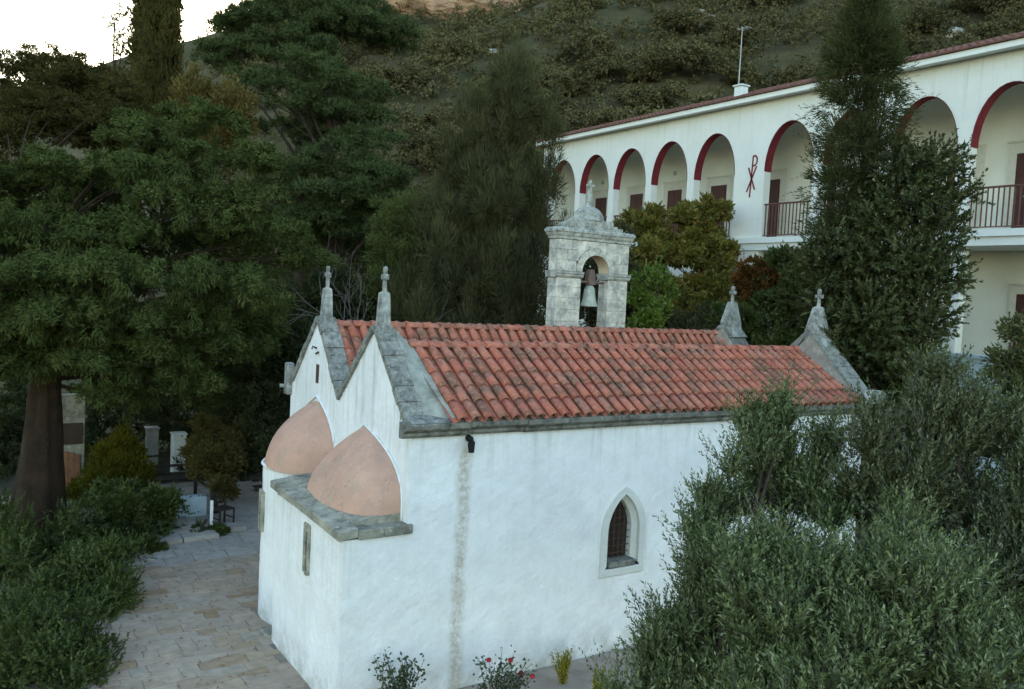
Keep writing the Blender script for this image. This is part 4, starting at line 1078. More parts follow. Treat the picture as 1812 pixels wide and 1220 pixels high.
# ---- the great layered conifer on the left
L1 = lob([(325, 225, 22, 1.35, 1.5, .42), (250, 250, 21.6, .9, 1.3, .36), (405, 285, 21.2, .95, 1.4, .42), (100, 318, 20.8, 1.7, 1.5, .42), (255, 318, 20.4, 1.15, 1.4, .40), (-50, 330, 21, 1.4, 1.5, .45),
          (345, 372, 20, 1.35, 1.4, .42), (430, 350, 20.9, .7, 1.1, .34), (70, 420, 19.5, 1.6, 1.4, .46), (200, 425, 19.2, 1.0, 1.3, .40), (-60, 430, 19.6, 1.4, 1.4, .5), (465, 425, 21, 1.15, 1.4, .42), (522, 466, 21.4, .75, 1.2, .36),
          (255, 495, 18.6, 1.35, 1.4, .42), (395, 508, 19.4, 1.0, 1.2, .40), (65, 505, 18.4, 1.45, 1.4, .46), (-60, 540, 19, 1.5, 1.5, .6), (150, 565, 18.5, 1.3, 1.3, .40), (455, 545, 20.2, .6, 1.0, .34),
          (330, 580, 19.2, 1.2, 1.3, .40), (40, 600, 19, 1.4, 1.3, .5), (220, 635, 19.4, 1.3, 1.3, .42), (400, 630, 20.6, 1.1, 1.3, .42), (120, 650, 19.4, 1.0, 1.2, .40), (300, 685, 20.3, 1.2, 1.3, .36), (190, 705, 20.5, .8, 1.1, .32), (20, 650, 19.2, .9, 1.2, .45)])
L1_INNER = lob([(180, 430, 22.3, 2.4, 1.3, 1.7), (330, 450, 22.6, 2.0, 1.3, 1.5), (60, 400, 22.6, 2.2, 1.3, 1.4), (230, 600, 21.8, 2.4, 1.2, 1.0), (400, 580, 22.2, 1.6, 1.2, .9), (300, 300, 23, 1.4, 1.2, .9)])
def f_cyp(lv, lobes, rng):
    sl = sub(lobes, 301, 1.0, (.32, .52), low=-.15, flat=.95, reach=(.78, 1.12), inner=.05)
    puff_leaves(lv, sl, rng, 5000, 44, .105, .11, .0165, up=.0, out=1.1, ran=.6, low=-.25, flat=1.0, tint=(.52, .15), inner=.02, shell=(.9, 1.06), tang=.85)
    sl = sub(lobes, 302, .7, (.20, .34), low=-.9, flat=1.8, reach=(.8, 1.05))   # drooping sprays under the rims
    puff_leaves(lv, sl, rng, 1200, 40, .13, .13, .014, up=-1.0, out=.6, ran=.5, low=-.9, flat=1.3, tint=(.42, .15), inner=.05)
    puff_leaves(lv, L1_INNER, rng, 700, 40, .35, .2, .03, up=-.2, tint=(.25, .12), inner=.5)  # inner lobes tinted darker: shade between the tiers put into the leaf colour
plant('layered_conifer', 'huge dark green conifer with layered drooping boughs and thick trunk left of the chapel', 'tree', (1.6, 22.7, 0), L1, 'cypress', f_cyp, ((1.75, 22.8, 7.2), .58, .16, .10, .16, 10, 26, .07, .5), 'bark_red', seed=3, fill=110)

# ---- other trees at the left
L = lob([(20, 170, 34, 1.7, 1.5, 1.3), (100, 150, 34, 1.3, 1.5, 1.0), (165, 160, 35, 1.2, 1.4, .9), (215, 175, 35, 1.0), (60, 235, 33, 1.9, 1.6, 1.2), (150, 235, 34, 1.9, 1.6, 1.2), (225, 240, 34, 1.3), (-40, 150, 34, 1.4), (70, 118, 34, .55, .6, .6), (-20, 260, 33, 2), (60, 130, 34, .9), (125, 130, 34.5, .7), (190, 145, 34.5, .6), (225, 200, 34.5, .8), (100, 200, 33, 1.8, 1.4, 1.0)])
plant('dark_tree', 'dark brownish tree behind the big layered conifer, its ragged top against the pale sky', 'tree', (1.9, 35, 0), L, 'dull', lambda lv, l, r: puff_leaves(lv, sub(l, 304, .8, (.3, .6), low=-.5, flat=.85, reach=(.6, 1.12)), r, 2600, 45, .19, .14, .020, up=.25, tint=(.4, .2), inner=.1, tang=.4), ((2.0, 35, 9.5), .3, .06, .2, .2, 9, 6), seed=4)
L = [(np.array([P(278, y, 44)[0], P(278, y, 44)[1], P(278, y, 44)[2]]), (r * .80, r * .80, 1.5)) for y, r in ((-150, .62), (-110, .95), (-70, 1.15), (-30, 1.28), (10, 1.32), (50, 1.36), (90, 1.38), (130, 1.38), (170, 1.36), (220, 1.3), (280, 1.2))]
plant('column_cypress', 'tall narrow columnar cypress rising into the pale sky behind the layered conifer', 'cypress', (P(278, 100, 44)[0], P(278, 100, 44)[1], 0), L, 'column', lambda lv, l, r: puff_leaves(lv, l, r, 1300, 50, .30, .26, .035, up=2.2, out=.35, ran=.4, flat=1.6, shell=(.8, 1.04), tint=(.45, .2), inner=.2), ((P(278, 0, 44)[0], P(278, 0, 44)[1], 21), .3, .06, .1), seed=5)
L = lob([(215, 45, 38, .65), (205, 75, 38, .5), (225, 90, 38, .55), (222, 25, 38, .45), (212, 105, 38, .4), (218, 140, 38, .5)])
plant('sparse_tree', 'thin half bare tree with sparse dark sprigs beside the columnar cypress', 'tree', (P(222, 300, 38)[0], P(222, 300, 38)[1], 0), L, 'dull', lambda lv, l, r: shoot_leaves(lv, l, r, 150, 12, .5, .13, .030, up=.2, inner=.5, tint=(.4, .2)), ((P(216, 40, 38)[0], P(216, 40, 38)[1], P(216, 40, 38)[2]), .16, .03, .2, .4), seed=6, twigs=80, fill=0)
L = lob([(355, 165, 30, .8, .8, .7), (345, 200, 30, .75), (400, 200, 30, .75, .8, .8), (420, 225, 30, .6), (385, 235, 30, .8), (425, 190, 30, .55), (365, 255, 30, .9, .9, 1.2)])
plant('yellowing_tree', 'yellowish brown small tree between the layered conifer and the pines', 'tree', (P(385, 300, 30)[0], P(385, 300, 30)[1], 0), L, 'yellow', lambda lv, l, r: puff_leaves(lv, l, r, 260, 70, .28, .12, .035, up=.9, tint=(.42, .22), flat=1.3, inner=.3), ((P(385, 180, 30)[0], P(385, 180, 30)[1], P(385, 180, 30)[2]), .14, .03), seed=7)
def f_pine(lv, l, r): puff_leaves(lv, sub(l, 311, .75, (.35, .7), low=-.3, flat=.65), r, 2500, 50, .19, .15, .018, up=.6, out=.9, ran=.9, low=-.2, flat=.8, tint=(.48, .18), inner=.06, tang=.5)
L = lob([(560, 40, 36, 2.6, 2.2, .75), (470, 60, 36, 1.9, 2, .65), (620, 60, 36, 1.8, 2, .7), (420, 95, 36, 1.3, 1.6, .55), (385, 115, 36, .8, 1.2, .4), (520, 90, 35, 1.9, 1.8, .55), (600, 20, 37, 1.7, 1.8, .7), (680, 70, 37, 1.3, 1.6, .8), (500, 10, 37, 1.5, 1.6, .5), (560, -40, 37, 1.6, 1.6, .7), (640, -20, 37, 1.2, 1.4, .7)])
plant('spreading_pine', 'spreading pine with flat topped crown, highest of the two pines on the hillside edge', 'pine tree', (P(560, 300, 36)[0], P(560, 300, 36)[1], 0), L, 'pine', f_pine, ((P(560, 30, 36)[0], P(560, 30, 36)[1], P(560, 30, 36)[2]), .34, .10, .4, .42), seed=8)
L = lob([(520, 135, 32, 2.2, 2, .6), (450, 150, 32, 1.2, 1.6, .5), (600, 165, 32, 1.7, 1.8, .6), (640, 205, 32, 1.3, 1.6, .6), (520, 185, 31.5, 1.3, 1.5, .5), (650, 260, 31.5, 1.2, 1.5, .6), (600, 300, 31, 1.5, 1.6, .6), (660, 330, 31, 1.5, 1.6, .7), (590, 360, 31, 1.5, 1.6, .7), (520, 330, 32, 1.3, 1.5, .9), (690, 385, 31, 1.2, 1.5, .6), (500, 400, 32, 1.5, 1.5, 1.0), (610, 410, 31.5, 1.6, 1.5, .7), (560, 250, 33.5, 2.0, 1.2, 1.6), (590, 440, 33, 2.0, 1.5, 1.2)])
plant('dense_pine', 'dense blue green pine with dark hollow crown below the spreading pine', 'pine tree', (P(560, 400, 32)[0], P(560, 400, 32)[1], 0), L, 'pine', f_pine, ((P(560, 150, 32)[0], P(560, 150, 32)[1], P(560, 150, 32)[2]), .32, .10, .4, .42), seed=9)

# ---- middle, behind the chapel
L = lob([(905, 130, 26, .5, .8, .8), (880, 165, 26, .7, .9, .9), (935, 175, 26, .55, .9, .9), (862, 215, 26, .7, 1, 1.0), (925, 245, 26, .9, 1.1, 1.1), (865, 290, 26, 1.0, 1.2, 1.1), (820, 310, 26, .6, 1, .8), (945, 320, 26, .8, 1.1, 1.1), (880, 370, 25.5, 1.2, 1.4, 1.2), (810, 400, 25.5, 1.0, 1.3, 1.0), (950, 395, 26, .6, 1.1, 1.0), (775, 370, 26, .45, .9, .7), (860, 470, 25, 1.3, 1.4, 1.1), (785, 480, 25, .9, 1.2, 1.0), (940, 480, 25, .8, 1.2, 1.1), (880, 560, 25, 1.4, 1.4, 1.0), (985, 420, 26, .35, .8, .8), (770, 560, 25, 1.1, 1.2, .9), (960, 560, 25, .9, 1.2, .9)])
def f_feather(lv, l, r):
    sl = sub(l, 321, .85, (.2, .5), low=-.9, flat=1.8, reach=(.5, 1.3))
    puff_leaves(lv, sl, r, 2300, 50, .20, .24, .010, up=1.0, out=.5, ran=.6, flat=1.6, tint=(.44, .18), inner=.1, low=-.9)
plant('feathery_tree', 'tall dusky feathery tree with wispy upright plumes directly behind the bell tower', 'tree', (P(870, 500, 26)[0], P(870, 500, 26)[1], 0), L, 'feather', f_feather, ((P(895, 170, 26)[0], P(895, 170, 26)[1], P(895, 170, 26)[2]), .25, .04, .2, .4), seed=10, fill=20)
L = lob([(730, 390, 27, .9, .9, .9), (700, 440, 27, .9, .9, 1.0), (750, 450, 27, 1.0, 1, 1.1), (715, 510, 26.5, 1.1, 1, 1.1), (770, 400, 27, .6), (680, 540, 26.5, .9), (745, 560, 26.5, 1.2), (690, 385, 28, .6)])
plant('pale_shrub', 'pale green loose shrub behind the twin gables beside the feathery tree', 'shrub', (P(725, 600, 27)[0], P(725, 600, 27)[1], 0), L, 'bushlight', lambda lv, l, r: puff_leaves(lv, l, r, 500, 75, .26, .11, .028, up=.5, tint=(.42, .2), flat=1.1, inner=.25), ((P(725, 420, 27)[0], P(725, 420, 27)[1], P(725, 420, 27)[2]), .12, .03), seed=11)
o = empty('bare_shrub', tuple(P(630, 640, 24) * np.array([1, 1, 0])), 'leafless grey twiggy shrub rising behind the twin gables', 'shrub'); rg = np.random.default_rng(12); mb = MB()
b0 = P(635, 640, 24); b0[2] = 0
def branch(a, d, l, r, lev):
    b = a + d * l; m = (a + b) / 2 + rg.normal(0, .05 * l, 3); mb.tube([a, m, b], [r, r * .85, r * .7], 4 if lev else 6, False)
    if lev >= 3: return
    for _ in range(4 if lev else 11):
        branch(a + (b - a) * rg.uniform(.45, 1), _n(d + rg.normal(0, .36, 3)), l * rg.uniform(.42, .62), r * .6, lev + 1)
branch(b0, np.array([0, 0, 1.]), 4.2, .035, 0)
link('branches', mb.mesh('branches'), MAT['twig'], o)
# dark screen of evergreens behind and left of the chapel
def darkbush(name, label, rows, leaf, seed, z0=0, cat='shrub', clumps=380, per=75, rc=.28, L_=.12, w=.03, up=.4, group=None, tint=(.42, .2), base=None):
    l = lob(rows); c = np.mean([q[0] for q in l], axis=0) if base is None else P(*base)
    return plant(name, label, cat, (c[0], c[1], z0), l, leaf, lambda lv, l_, r: (puff_leaves(lv, sub(l_, seed + 400, 1.5, (.2, .42), low=-.5, flat=1.05, reach=(.6, 1.1)), r, int(clumps * 1.9), int(per * .52), rc * .62, L_, w, up=up, tint=tint, inner=.12, flat=1.0), shoot_leaves(lv, l_, r, int(clumps * .35), 11, L_ * 3.2, L_ * .8, w * .8, up=up + .2, tint=tint, shell=(.8, 1.1)))[1] and None, ((c[0], c[1], max(c[2], z0 + .4)), .10, .03, .1), seed=seed, group=group)
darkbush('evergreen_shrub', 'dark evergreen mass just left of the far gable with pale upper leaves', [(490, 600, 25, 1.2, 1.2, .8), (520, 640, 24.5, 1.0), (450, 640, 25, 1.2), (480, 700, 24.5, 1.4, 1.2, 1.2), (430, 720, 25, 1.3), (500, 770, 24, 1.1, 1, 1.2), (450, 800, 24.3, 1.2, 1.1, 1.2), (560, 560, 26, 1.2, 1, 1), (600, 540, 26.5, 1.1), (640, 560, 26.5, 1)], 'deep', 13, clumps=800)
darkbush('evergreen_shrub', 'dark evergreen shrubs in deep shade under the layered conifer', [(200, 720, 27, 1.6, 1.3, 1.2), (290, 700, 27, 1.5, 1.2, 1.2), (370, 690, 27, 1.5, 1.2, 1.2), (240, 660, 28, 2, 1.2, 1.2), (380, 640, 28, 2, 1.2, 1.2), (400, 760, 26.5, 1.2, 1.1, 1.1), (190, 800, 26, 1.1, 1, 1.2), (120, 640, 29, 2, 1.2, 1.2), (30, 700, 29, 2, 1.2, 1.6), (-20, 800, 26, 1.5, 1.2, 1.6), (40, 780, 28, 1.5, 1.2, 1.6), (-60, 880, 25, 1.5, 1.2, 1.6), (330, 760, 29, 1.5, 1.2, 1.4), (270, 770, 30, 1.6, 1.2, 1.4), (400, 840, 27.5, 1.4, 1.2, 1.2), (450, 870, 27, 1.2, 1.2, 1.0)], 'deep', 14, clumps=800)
darkbush('yellow_green_bush', 'yellowish green bush between the big trunk and the white gate posts', [(200, 830, 23, .55, .6, .6), (222, 855, 22.8, .5), (185, 865, 22.5, .5), (210, 795, 23.2, .4), (165, 880, 22.8, .4), (228, 815, 23.5, .35), (215, 890, 22.3, .5)], 'olivebush', 15, clumps=420, rc=.22, L_=.10, w=.02, up=1.0)
darkbush('rusty_small_tree', 'small tree with rusty brown and olive leaves behind the dark chair', [(383, 805, 22.3, .5, .5, .5), (362, 830, 22.2, .38), (408, 825, 22.2, .4), (383, 855, 22, .38, .5, .35), (358, 790, 22.6, .3), (412, 785, 22.6, .35), (385, 765, 22.8, .4)], 'dull', 16, cat='tree', clumps=330, rc=.2, L_=.10, w=.022, tint=(.7, .25))
darkbush('vine_bush', 'green bush with rusty patches spilling by the path beside the low blue wall', [(265, 910, 20.5, .7, .7, .6), (240, 940, 20, .75), (285, 945, 20, .5, .5, .5), (215, 905, 20.5, .6), (255, 980, 19.5, .5, .6, .4), (300, 900, 20.8, .4), (225, 980, 19.3, .6, .6, .5)], 'bushgreen', 17, clumps=420, rc=.2, L_=.09, w=.024, tint=(.3, .2))

# ---- hedge along the left edge of the pavement
def hedge(label, rows, leaf, seed, clumps=400, rc=.2, L_=.08, w=.018, tint=(.4, .2)):
    l = lob(rows); c = np.mean([q[0] for q in l], axis=0)
    def f(lv, l_, r):
        shoot_leaves(lv, sub(l_, seed + 500, 2.2, (.14, .3), low=-.4, flat=1.2, reach=(.5, 1.12)), r, int(clumps * 4.2), 15, .30, L_, w * .8, up=.55, tint=tint, ang=.6, inner=.2, shell=(.4, 1.0))
    return plant('garden_shrub', label, 'shrub', (c[0], c[1], 0), l, leaf, f, ((c[0], c[1], max(c[2], .4)), .07, .02, .1), seed=seed, group='shrubs lining the left side of the pavement')
hedge('tall dark shrub at the foot of the thick trunk in the left corner', [(30, 985, 17.5, .9, .8, .7), (90, 970, 18, .8, .8, .6), (-40, 1000, 17, .9), (140, 985, 17.8, .6), (60, 1040, 16.5, .9), (150, 930, 19, .6), (0, 930, 20, .8, .7, .7)], 'bushgreen', 18, clumps=420, rc=.2, L_=.10, w=.02, tint=(.3, .2))
hedge('bright mid green shrub bulging over the left pavement edge', [(175, 1000, 16.8, .55, .6, .5), (150, 1050, 16, .65), (205, 1045, 16.3, .45), (180, 1100, 15.5, .55), (110, 1075, 15.6, .6), (200, 990, 17.2, .4)], 'bushgreen', 19, clumps=460, rc=.17, L_=.085, w=.018, tint=(.52, .2))
hedge('dark shrub nearest the camera in the bottom left corner', [(60, 1150, 13.8, .8, .7, .7), (130, 1160, 13.8, .6), (170, 1150, 14, .42, .5, .5), (10, 1120, 14, .7), (100, 1215, 12.8, .75), (165, 1205, 13.2, .4), (20, 1210, 12.8, .7)], 'bushgreen', 20, clumps=560, rc=.16, L_=.08, w=.018, tint=(.38, .22))

# ---- right, between the chapel and the monastery
L = [(P(x, y, 21), (r, r, .75)) for x, y, r in ((1533, -50, .22), (1532, -15, .34), (1535, 25, .46), (1520, 65, .58), (1548, 95, .66), (1505, 120, .66), (1570, 130, .45), (1515, 165, .75), (1550, 205, .68), (1505, 250, .85), (1545, 285, .7), (1490, 325, .75), (1525, 365, .8), (1490, 400, .7), (1510, 460, 1.0), (1480, 540, 1.0))]
def f_fir(lv, l, r):
    puff_leaves(lv, l, r, 640, 75, .30, .15, .012, up=.2, out=1.3, ran=.6, shell=(.6, 1.3), flat=.8, tint=(.42, .2), inner=.3)
    shoot_leaves(lv, l, r, 620, 22, .60, .07, .010, up=.05, shell=(.85, 1.2), tint=(.42, .2), ang=.9)
plant('fir_tree', 'dark shaggy conifer standing before the arcade right of the christogram', 'tree', (P(1520, 500, 21)[0], P(1520, 500, 21)[1], 0), L, 'fir', f_fir, ((P(1534, -50, 21)[0], P(1534, -50, 21)[1], P(1534, -50, 21)[2]), .24, .03, .1, .3), seed=21, fill=12)
L = lob([(1645, 295, 20, .60, .8, .55), (1590, 310, 20, .45, .7, .5), (1672, 345, 20, .42, .7, .5), (1605, 360, 19.8, .65, .8, .6), (1550, 405, 19.8, .6), (1640, 415, 19.7, .65, .8, .65), (1682, 400, 20, .25), (1490, 445, 20, .55, .8, .5), (1575, 475, 19.5, .8, .9, .7), (1650, 490, 19.5, .6, .8, .7), (1440, 460, 20.3, .35), (1620, 560, 19.5, .8, .9, .8), (1540, 560, 19.5, .8, .9, .7), (1625, 600, 19.6, .45), (1465, 530, 20, .6), (1560, 630, 19.5, .9, .9, .6), (1600, 650, 19.5, .55), (1480, 600, 19.8, .7)])
plant('broadleaf_tree', 'dense glossy broadleaf tree covering the arcade columns at right', 'tree', (P(1580, 500, 20)[0], P(1580, 500, 20)[1], 0), L, 'broad', lambda lv, l, r: shoot_leaves(lv, l, r, 3400, 15, .30, .12, .024, up=.35, tint=(.45, .26), ang=.55, inner=.25), ((P(1590, 350, 20)[0], P(1590, 350, 20)[1], P(1590, 350, 20)[2]), .2, .05), seed=22, twigs=200)
L = lob([(1255, 380, 30.5, .7, .7, .55), (1275, 425, 30.5, .5, .6, .8), (1220, 405, 30.5, .8, .7, .6), (1175, 400, 31, .7, .7, .5), (1120, 400, 31, .8, .7, .45), (1245, 460, 30, 1.0, .8, .8), (1185, 450, 30.3, 1.0, .8, .8), (1135, 440, 30.6, .9, .8, .8), (1270, 490, 30, .75, .7, .9), (1220, 520, 29.8, 1.2, .9, .9), (1160, 505, 30, 1.0), (1275, 555, 29.5, .9), (1210, 570, 29.3, 1.1, .9, .9), (1150, 570, 29.6, .9), (1100, 470, 31, .7, .7, .9), (1310, 560, 29.3, .6)])
plant('autumn_creeper', 'autumn coloured creeper, yellow green and rust, climbing before the arcade', 'creeper', (P(1230, 520, 30)[0], P(1230, 520, 30)[1], 3.0), L, 'vine', lambda lv, l, r: puff_leaves(lv, sub(l, 331, 1.0, (.22, .45), low=-.5, reach=(.6, 1.2)), r, 2400, 42, .17, .12, .040, up=.1, tint=(.50, .26), inner=.15, flat=1.2), ((P(1230, 420, 30)[0], P(1230, 420, 30)[1], P(1230, 420, 30)[2]), .10, .03), seed=23, stem='stem')
darkbush('dark_shrub', 'dull green shrub below the autumn creeper, right of the bell tower', [(1230, 585, 25, .7, .7, .5), (1190, 590, 24.5, .6), (1270, 600, 24.5, .7), (1120, 560, 26, .8), (1110, 490, 27, .5), (1050, 480, 27, .7, .7, .9), (1020, 540, 26.5, .9), (1080, 540, 26.5, .9), (1010, 470, 27, .6), (1090, 440, 28, .5, .5, .6)], 'feather', 24, clumps=420)
darkbush('bright_citrus_tree', 'bright light green citrus tree close right of the bell tower', [(1150, 505, 23, .30, .5, .35), (1132, 540, 23, .28), (1172, 545, 23, .28), (1150, 575, 22.8, .35), (1163, 485, 23, .18), (1130, 580, 22.8, .3), (1185, 520, 23, .15)], 'lemon', 25, cat='tree', clumps=200, per=42, rc=.17, L_=.10, w=.026, tint=(.45, .22))
darkbush('rusty_shrub', 'orange rust coloured shrub between the two right-hand cross pinnacles', [(1340, 490, 24, .6, .6, .5), (1385, 495, 24, .5), (1330, 530, 24, .55), (1375, 530, 24, .6), (1310, 500, 24.3, .4), (1400, 470, 24.2, .45)], 'rust', 26, clumps=260, per=60, rc=.2, L_=.10, w=.03, tint=(.42, .25))
darkbush('dark_shrub', 'deep green shrub behind the right-hand pinnacle and its coping', [(1370, 570, 22.5, .9, .8, .7), (1320, 590, 22.5, .8, .8, .7), (1420, 540, 22.3, .8, .8, .8), (1470, 590, 21.5, .9), (1400, 620, 21.8, .9), (1520, 640, 21, .9), (1350, 640, 22, .9), (1400, 470, 22.5, .5), (1560, 690, 20.5, .8), (1460, 680, 21, .9)], 'bushgreen', 27, clumps=620, tint=(.22, .16))
darkbush('flowering_shrub', 'straggly shrub with reddish and yellow leaves at the right edge below the gallery', [(1800, 640, 14, .40), (1790, 690, 14, .4), (1815, 590, 14.3, .3), (1805, 710, 13.8, .45), (1780, 640, 14.2, .2), (1790, 590, 14.4, .2), (1830, 660, 14, .4), (1790, 770, 13.6, .5), (1810, 850, 13.6, .6), (1790, 940, 13.5, .7), (1820, 1030, 13.4, .8)], 'broad', 28, clumps=360, per=55, rc=.18, L_=.08, w=.018, tint=(.52, .3))

# ---- foreground olives
def f_olive(n, t0, seed):
    def f(lv, l, r):
        sl = sub(l, seed, 2.6, (.09, .20), low=-.6, flat=2.0, reach=(.65, 1.18), inner=.1)
        return shoot_leaves(lv, sl, r, int(n * .88), 27, .36, .066, .0085, up=1.5, low=-.4, tint=(t0, .26), ang=.8, inner=.15, shell=(.3, 1.0), bend=.3)
    return f
L = lob([(1362, 800, 9.4, .24, .35, .40), (1345, 860, 9.3, .30, .4, .36), (1440, 850, 9.5, .24, .35, .34), (1400, 900, 9.2, .40, .45, .34), (1310, 925, 9.0, .28, .4, .36), (1265, 985, 8.8, .26, .4, .34), (1225, 1050, 8.6, .27, .4, .33), (1175, 1120, 8.4, .22, .4, .33), (1330, 1010, 8.8, .45, .5, .42), (1275, 1095, 8.5, .42, .5, .40), (1205, 1185, 8.2, .36, .45, .36), (1150, 1210, 8.2, .20, .4, .28), (1310, 1190, 8.1, .5, .5, .42), (1230, 1270, 8.0, .5, .5, .4), (1330, 1280, 7.9, .5, .5, .4), (1140, 1290, 8.0, .3, .4, .35), (1450, 950, 9.0, .38, .5, .36), (1392, 745, 9.5, .07, .15, .13), (1357, 768, 9.5, .14, .2, .2), (1375, 780, 9.5, .14, .2, .2)])
plant('olive_tree', 'grey green olive tree in front of the chapel wall beside the pointed window', 'olive tree', (6.2, 5.4, 0), L, 'olive', f_olive(7000, .46, 341), ((6.5, 5.6, 3.3), .16, .05), seed=31, twigs=1400, fill=25)
L = lob([(1390, 1040, 7.2, .30, .4, .30), (1470, 1055, 7.0, .32, .4, .33), (1560, 1025, 7.0, .28, .4, .34), (1640, 1035, 7.1, .27, .4, .32), (1360, 1115, 7.0, .32, .45, .33), (1450, 1140, 6.8, .4, .45, .36), (1550, 1125, 6.7, .4, .45, .38), (1645, 1125, 6.8, .34, .45, .36), (1695, 1080, 7.0, .18, .3, .26), (1400, 1205, 6.7, .42, .5, .34), (1520, 1215, 6.5, .45, .5, .34), (1640, 1215, 6.6, .42, .5, .34), (1420, 1290, 6.5, .45, .5, .34), (1540, 1290, 6.4, .45, .5, .34), (1650, 1290, 6.5, .4, .5, .34), (1350, 1280, 6.8, .35, .5, .34), (1705, 1185, 6.8, .2, .35, .32)])
plant('olive_tree', 'pale sage olive tree nearest the camera at the bottom with many upright shoots', 'olive tree', (5.5, 3.9, 0), L, 'olive', f_olive(6000, .50, 342), ((5.6, 4.0, 2.9), .15, .05), seed=32, twigs=1600, fill=15)
L = lob([(1600, 790, 8.8, .34, .4, .36), (1580, 850, 8.6, .32, .4, .36), (1690, 820, 8.7, .42, .45, .36), (1657, 720, 8.9, .13, .2, .24), (1648, 680, 8.9, .05, .1, .13), (1695, 760, 8.8, .22, .35, .28), (1575, 910, 8.4, .32, .4, .33), (1660, 905, 8.4, .42, .45, .36), (1760, 880, 8.5, .42, .45, .38), (1785, 790, 8.8, .25, .35, .3), (1740, 975, 8.2, .42, .45, .38), (1810, 975, 8.2, .34, .45, .42), (1770, 1090, 7.8, .38, .45, .42), (1820, 1185, 7.5, .38, .45, .42), (1645, 975, 8.2, .34, .45, .3), (1760, 1205, 7.6, .30, .4, .34), (1535, 905, 8.6, .2, .3, .3)])
plant('olive_tree', 'darker olive tree at the right edge behind the nearest olive', 'olive tree', (8.0, 4.6, 0), L, 'olive_dark', f_olive(6400, .40, 343), ((8.2, 4.7, 3.6), .16, .05), seed=33, twigs=1400, fill=25)

# ---- roses and small plants at the foot of the wall
def rosebush(label, base, h, w, seed, nf, px):
    rg = np.random.default_rng(seed); b = np.array(base, float)
    o = empty('rose_bush', tuple(b), label, 'rose bush', 'rose bushes at the foot of the chapel wall')
    lv = Leaves(); mb = MB(); tips = []
    for k in range(26):
        d = _n(np.array([rg.normal(0, w), rg.normal(0, w * .6), 1.0])); l = h * rg.uniform(.55, 1.05)
        e = b + d * l; m = (b + e) / 2 + rg.normal(0, .03, 3); mb.tube([b, m, e], [.008, .006, .003], 4, False); tips.append(e)
        n = 34; t = rg.uniform(.35, 1.02, n); p = b + (e - b) * t[:, None] + rg.normal(0, .05, (n, 3)); dd = unit(rg.normal(size=(n, 3)) + np.array([0, 0, .3]))
        lv.add(p, dd, side(dd, rg), rg.uniform(.04, .075, n), .020, np.clip(rg.normal(.5, .25, n), 0, 1))
    link('leaves', lv.mesh('leaves'), LM['roseleaf'], o); link('stems', mb.mesh('stems'), MAT['bark'], o)
    for e in tips[:nf]:
        mb = MB()
        for k in range(3): mb.lathe([(.004, -.02), (.022 + .006 * k, -.005), (.030 + .004 * k, .015), (.026 + .006 * k, .028)], (e[0], e[1], e[2] + .006 * (2 - k)), 8)
        mb.build('rose_flower', MAT['rose'], o, True)
rosebush('straggly green rose bush without blooms below the drip line', (5.35, 10.55, 0), 1.02, .28, 41, 0, 0)
rosebush('rose bush with red blooms at the foot of the chapel wall', (6.55, 10.0, 0), 1.02, .36, 42, 4, 0)
def goldplant(label, base, h, seed, w=.18):
    rg = np.random.default_rng(seed); b = np.array(base, float); o = empty('yellow_plant', tuple(b), label, 'plant', 'small yellow plants by the chapel wall'); lv = Leaves(); mb = MB()
    for k in range(22):
        d = _n(np.array([rg.normal(0, w), rg.normal(0, w), 1.0])); l = h * rg.uniform(.5, 1.1); e = b + d * l; mb.tube([b, e], [.006, .003], 4, False)
        n = 60; t = rg.uniform(.1, 1.02, n); p = b + (e - b) * t[:, None] + rg.normal(0, .018, (n, 3)); dd = unit(d + rg.normal(size=(n, 3)) * .6)
        lv.add(p, dd, side(dd, rg), rg.uniform(.03, .055, n), .009, np.clip(rg.normal(.5, .25, n), 0, 1))
    link('leaves', lv.mesh('leaves'), LM['gold'], o); link('stems', mb.mesh('stems'), MAT['bark'], o)
goldplant('golden yellow little plant with two upright tufts on the path strip', (8.15, 10.45, 0), .62, 43)
goldplant('yellow plant half hidden by the olive tree at the bottom edge', (8.3, 9.75, 0), .5, 44, .3)

# ---- small things in the yard on the left
o = empty('chair', (5.62, 21.45, 0), 'dark wooden chair standing beside the low blue wall', 'chair')
th = .35; ca, sa = math.cos(th), math.sin(th)
def cb(x0, x1, y0, y1, z0, z1, name, m='darkwood', par=None):
    mb = MB(); mb.bbox(x0, x1, y0, y1, z0 + .02, z1 + .02, .006); mb.v = [(5.62 + x * ca - y * sa, 21.45 + x * sa + y * ca, z) for x, y, z in mb.v]; return mb.build(name, MAT[m], par or o)
cb(-.22, .22, -.2, .22, .43, .47, 'seat')
for x, y in ((-.2, -.18), (.2, -.18), (-.2, .2), (.2, .2)): cb(x - .02, x + .02, y - .02, y + .02, 0, .86 if y > 0 else .43, 'leg')
for z in (.56, .68, .80): cb(-.18, .18, .185, .215, z - .03, z + .03, 'back_slat')
for x in (-.2, .2): cb(x - .012, x + .012, -.16, .18, .2, .23, 'stretcher')
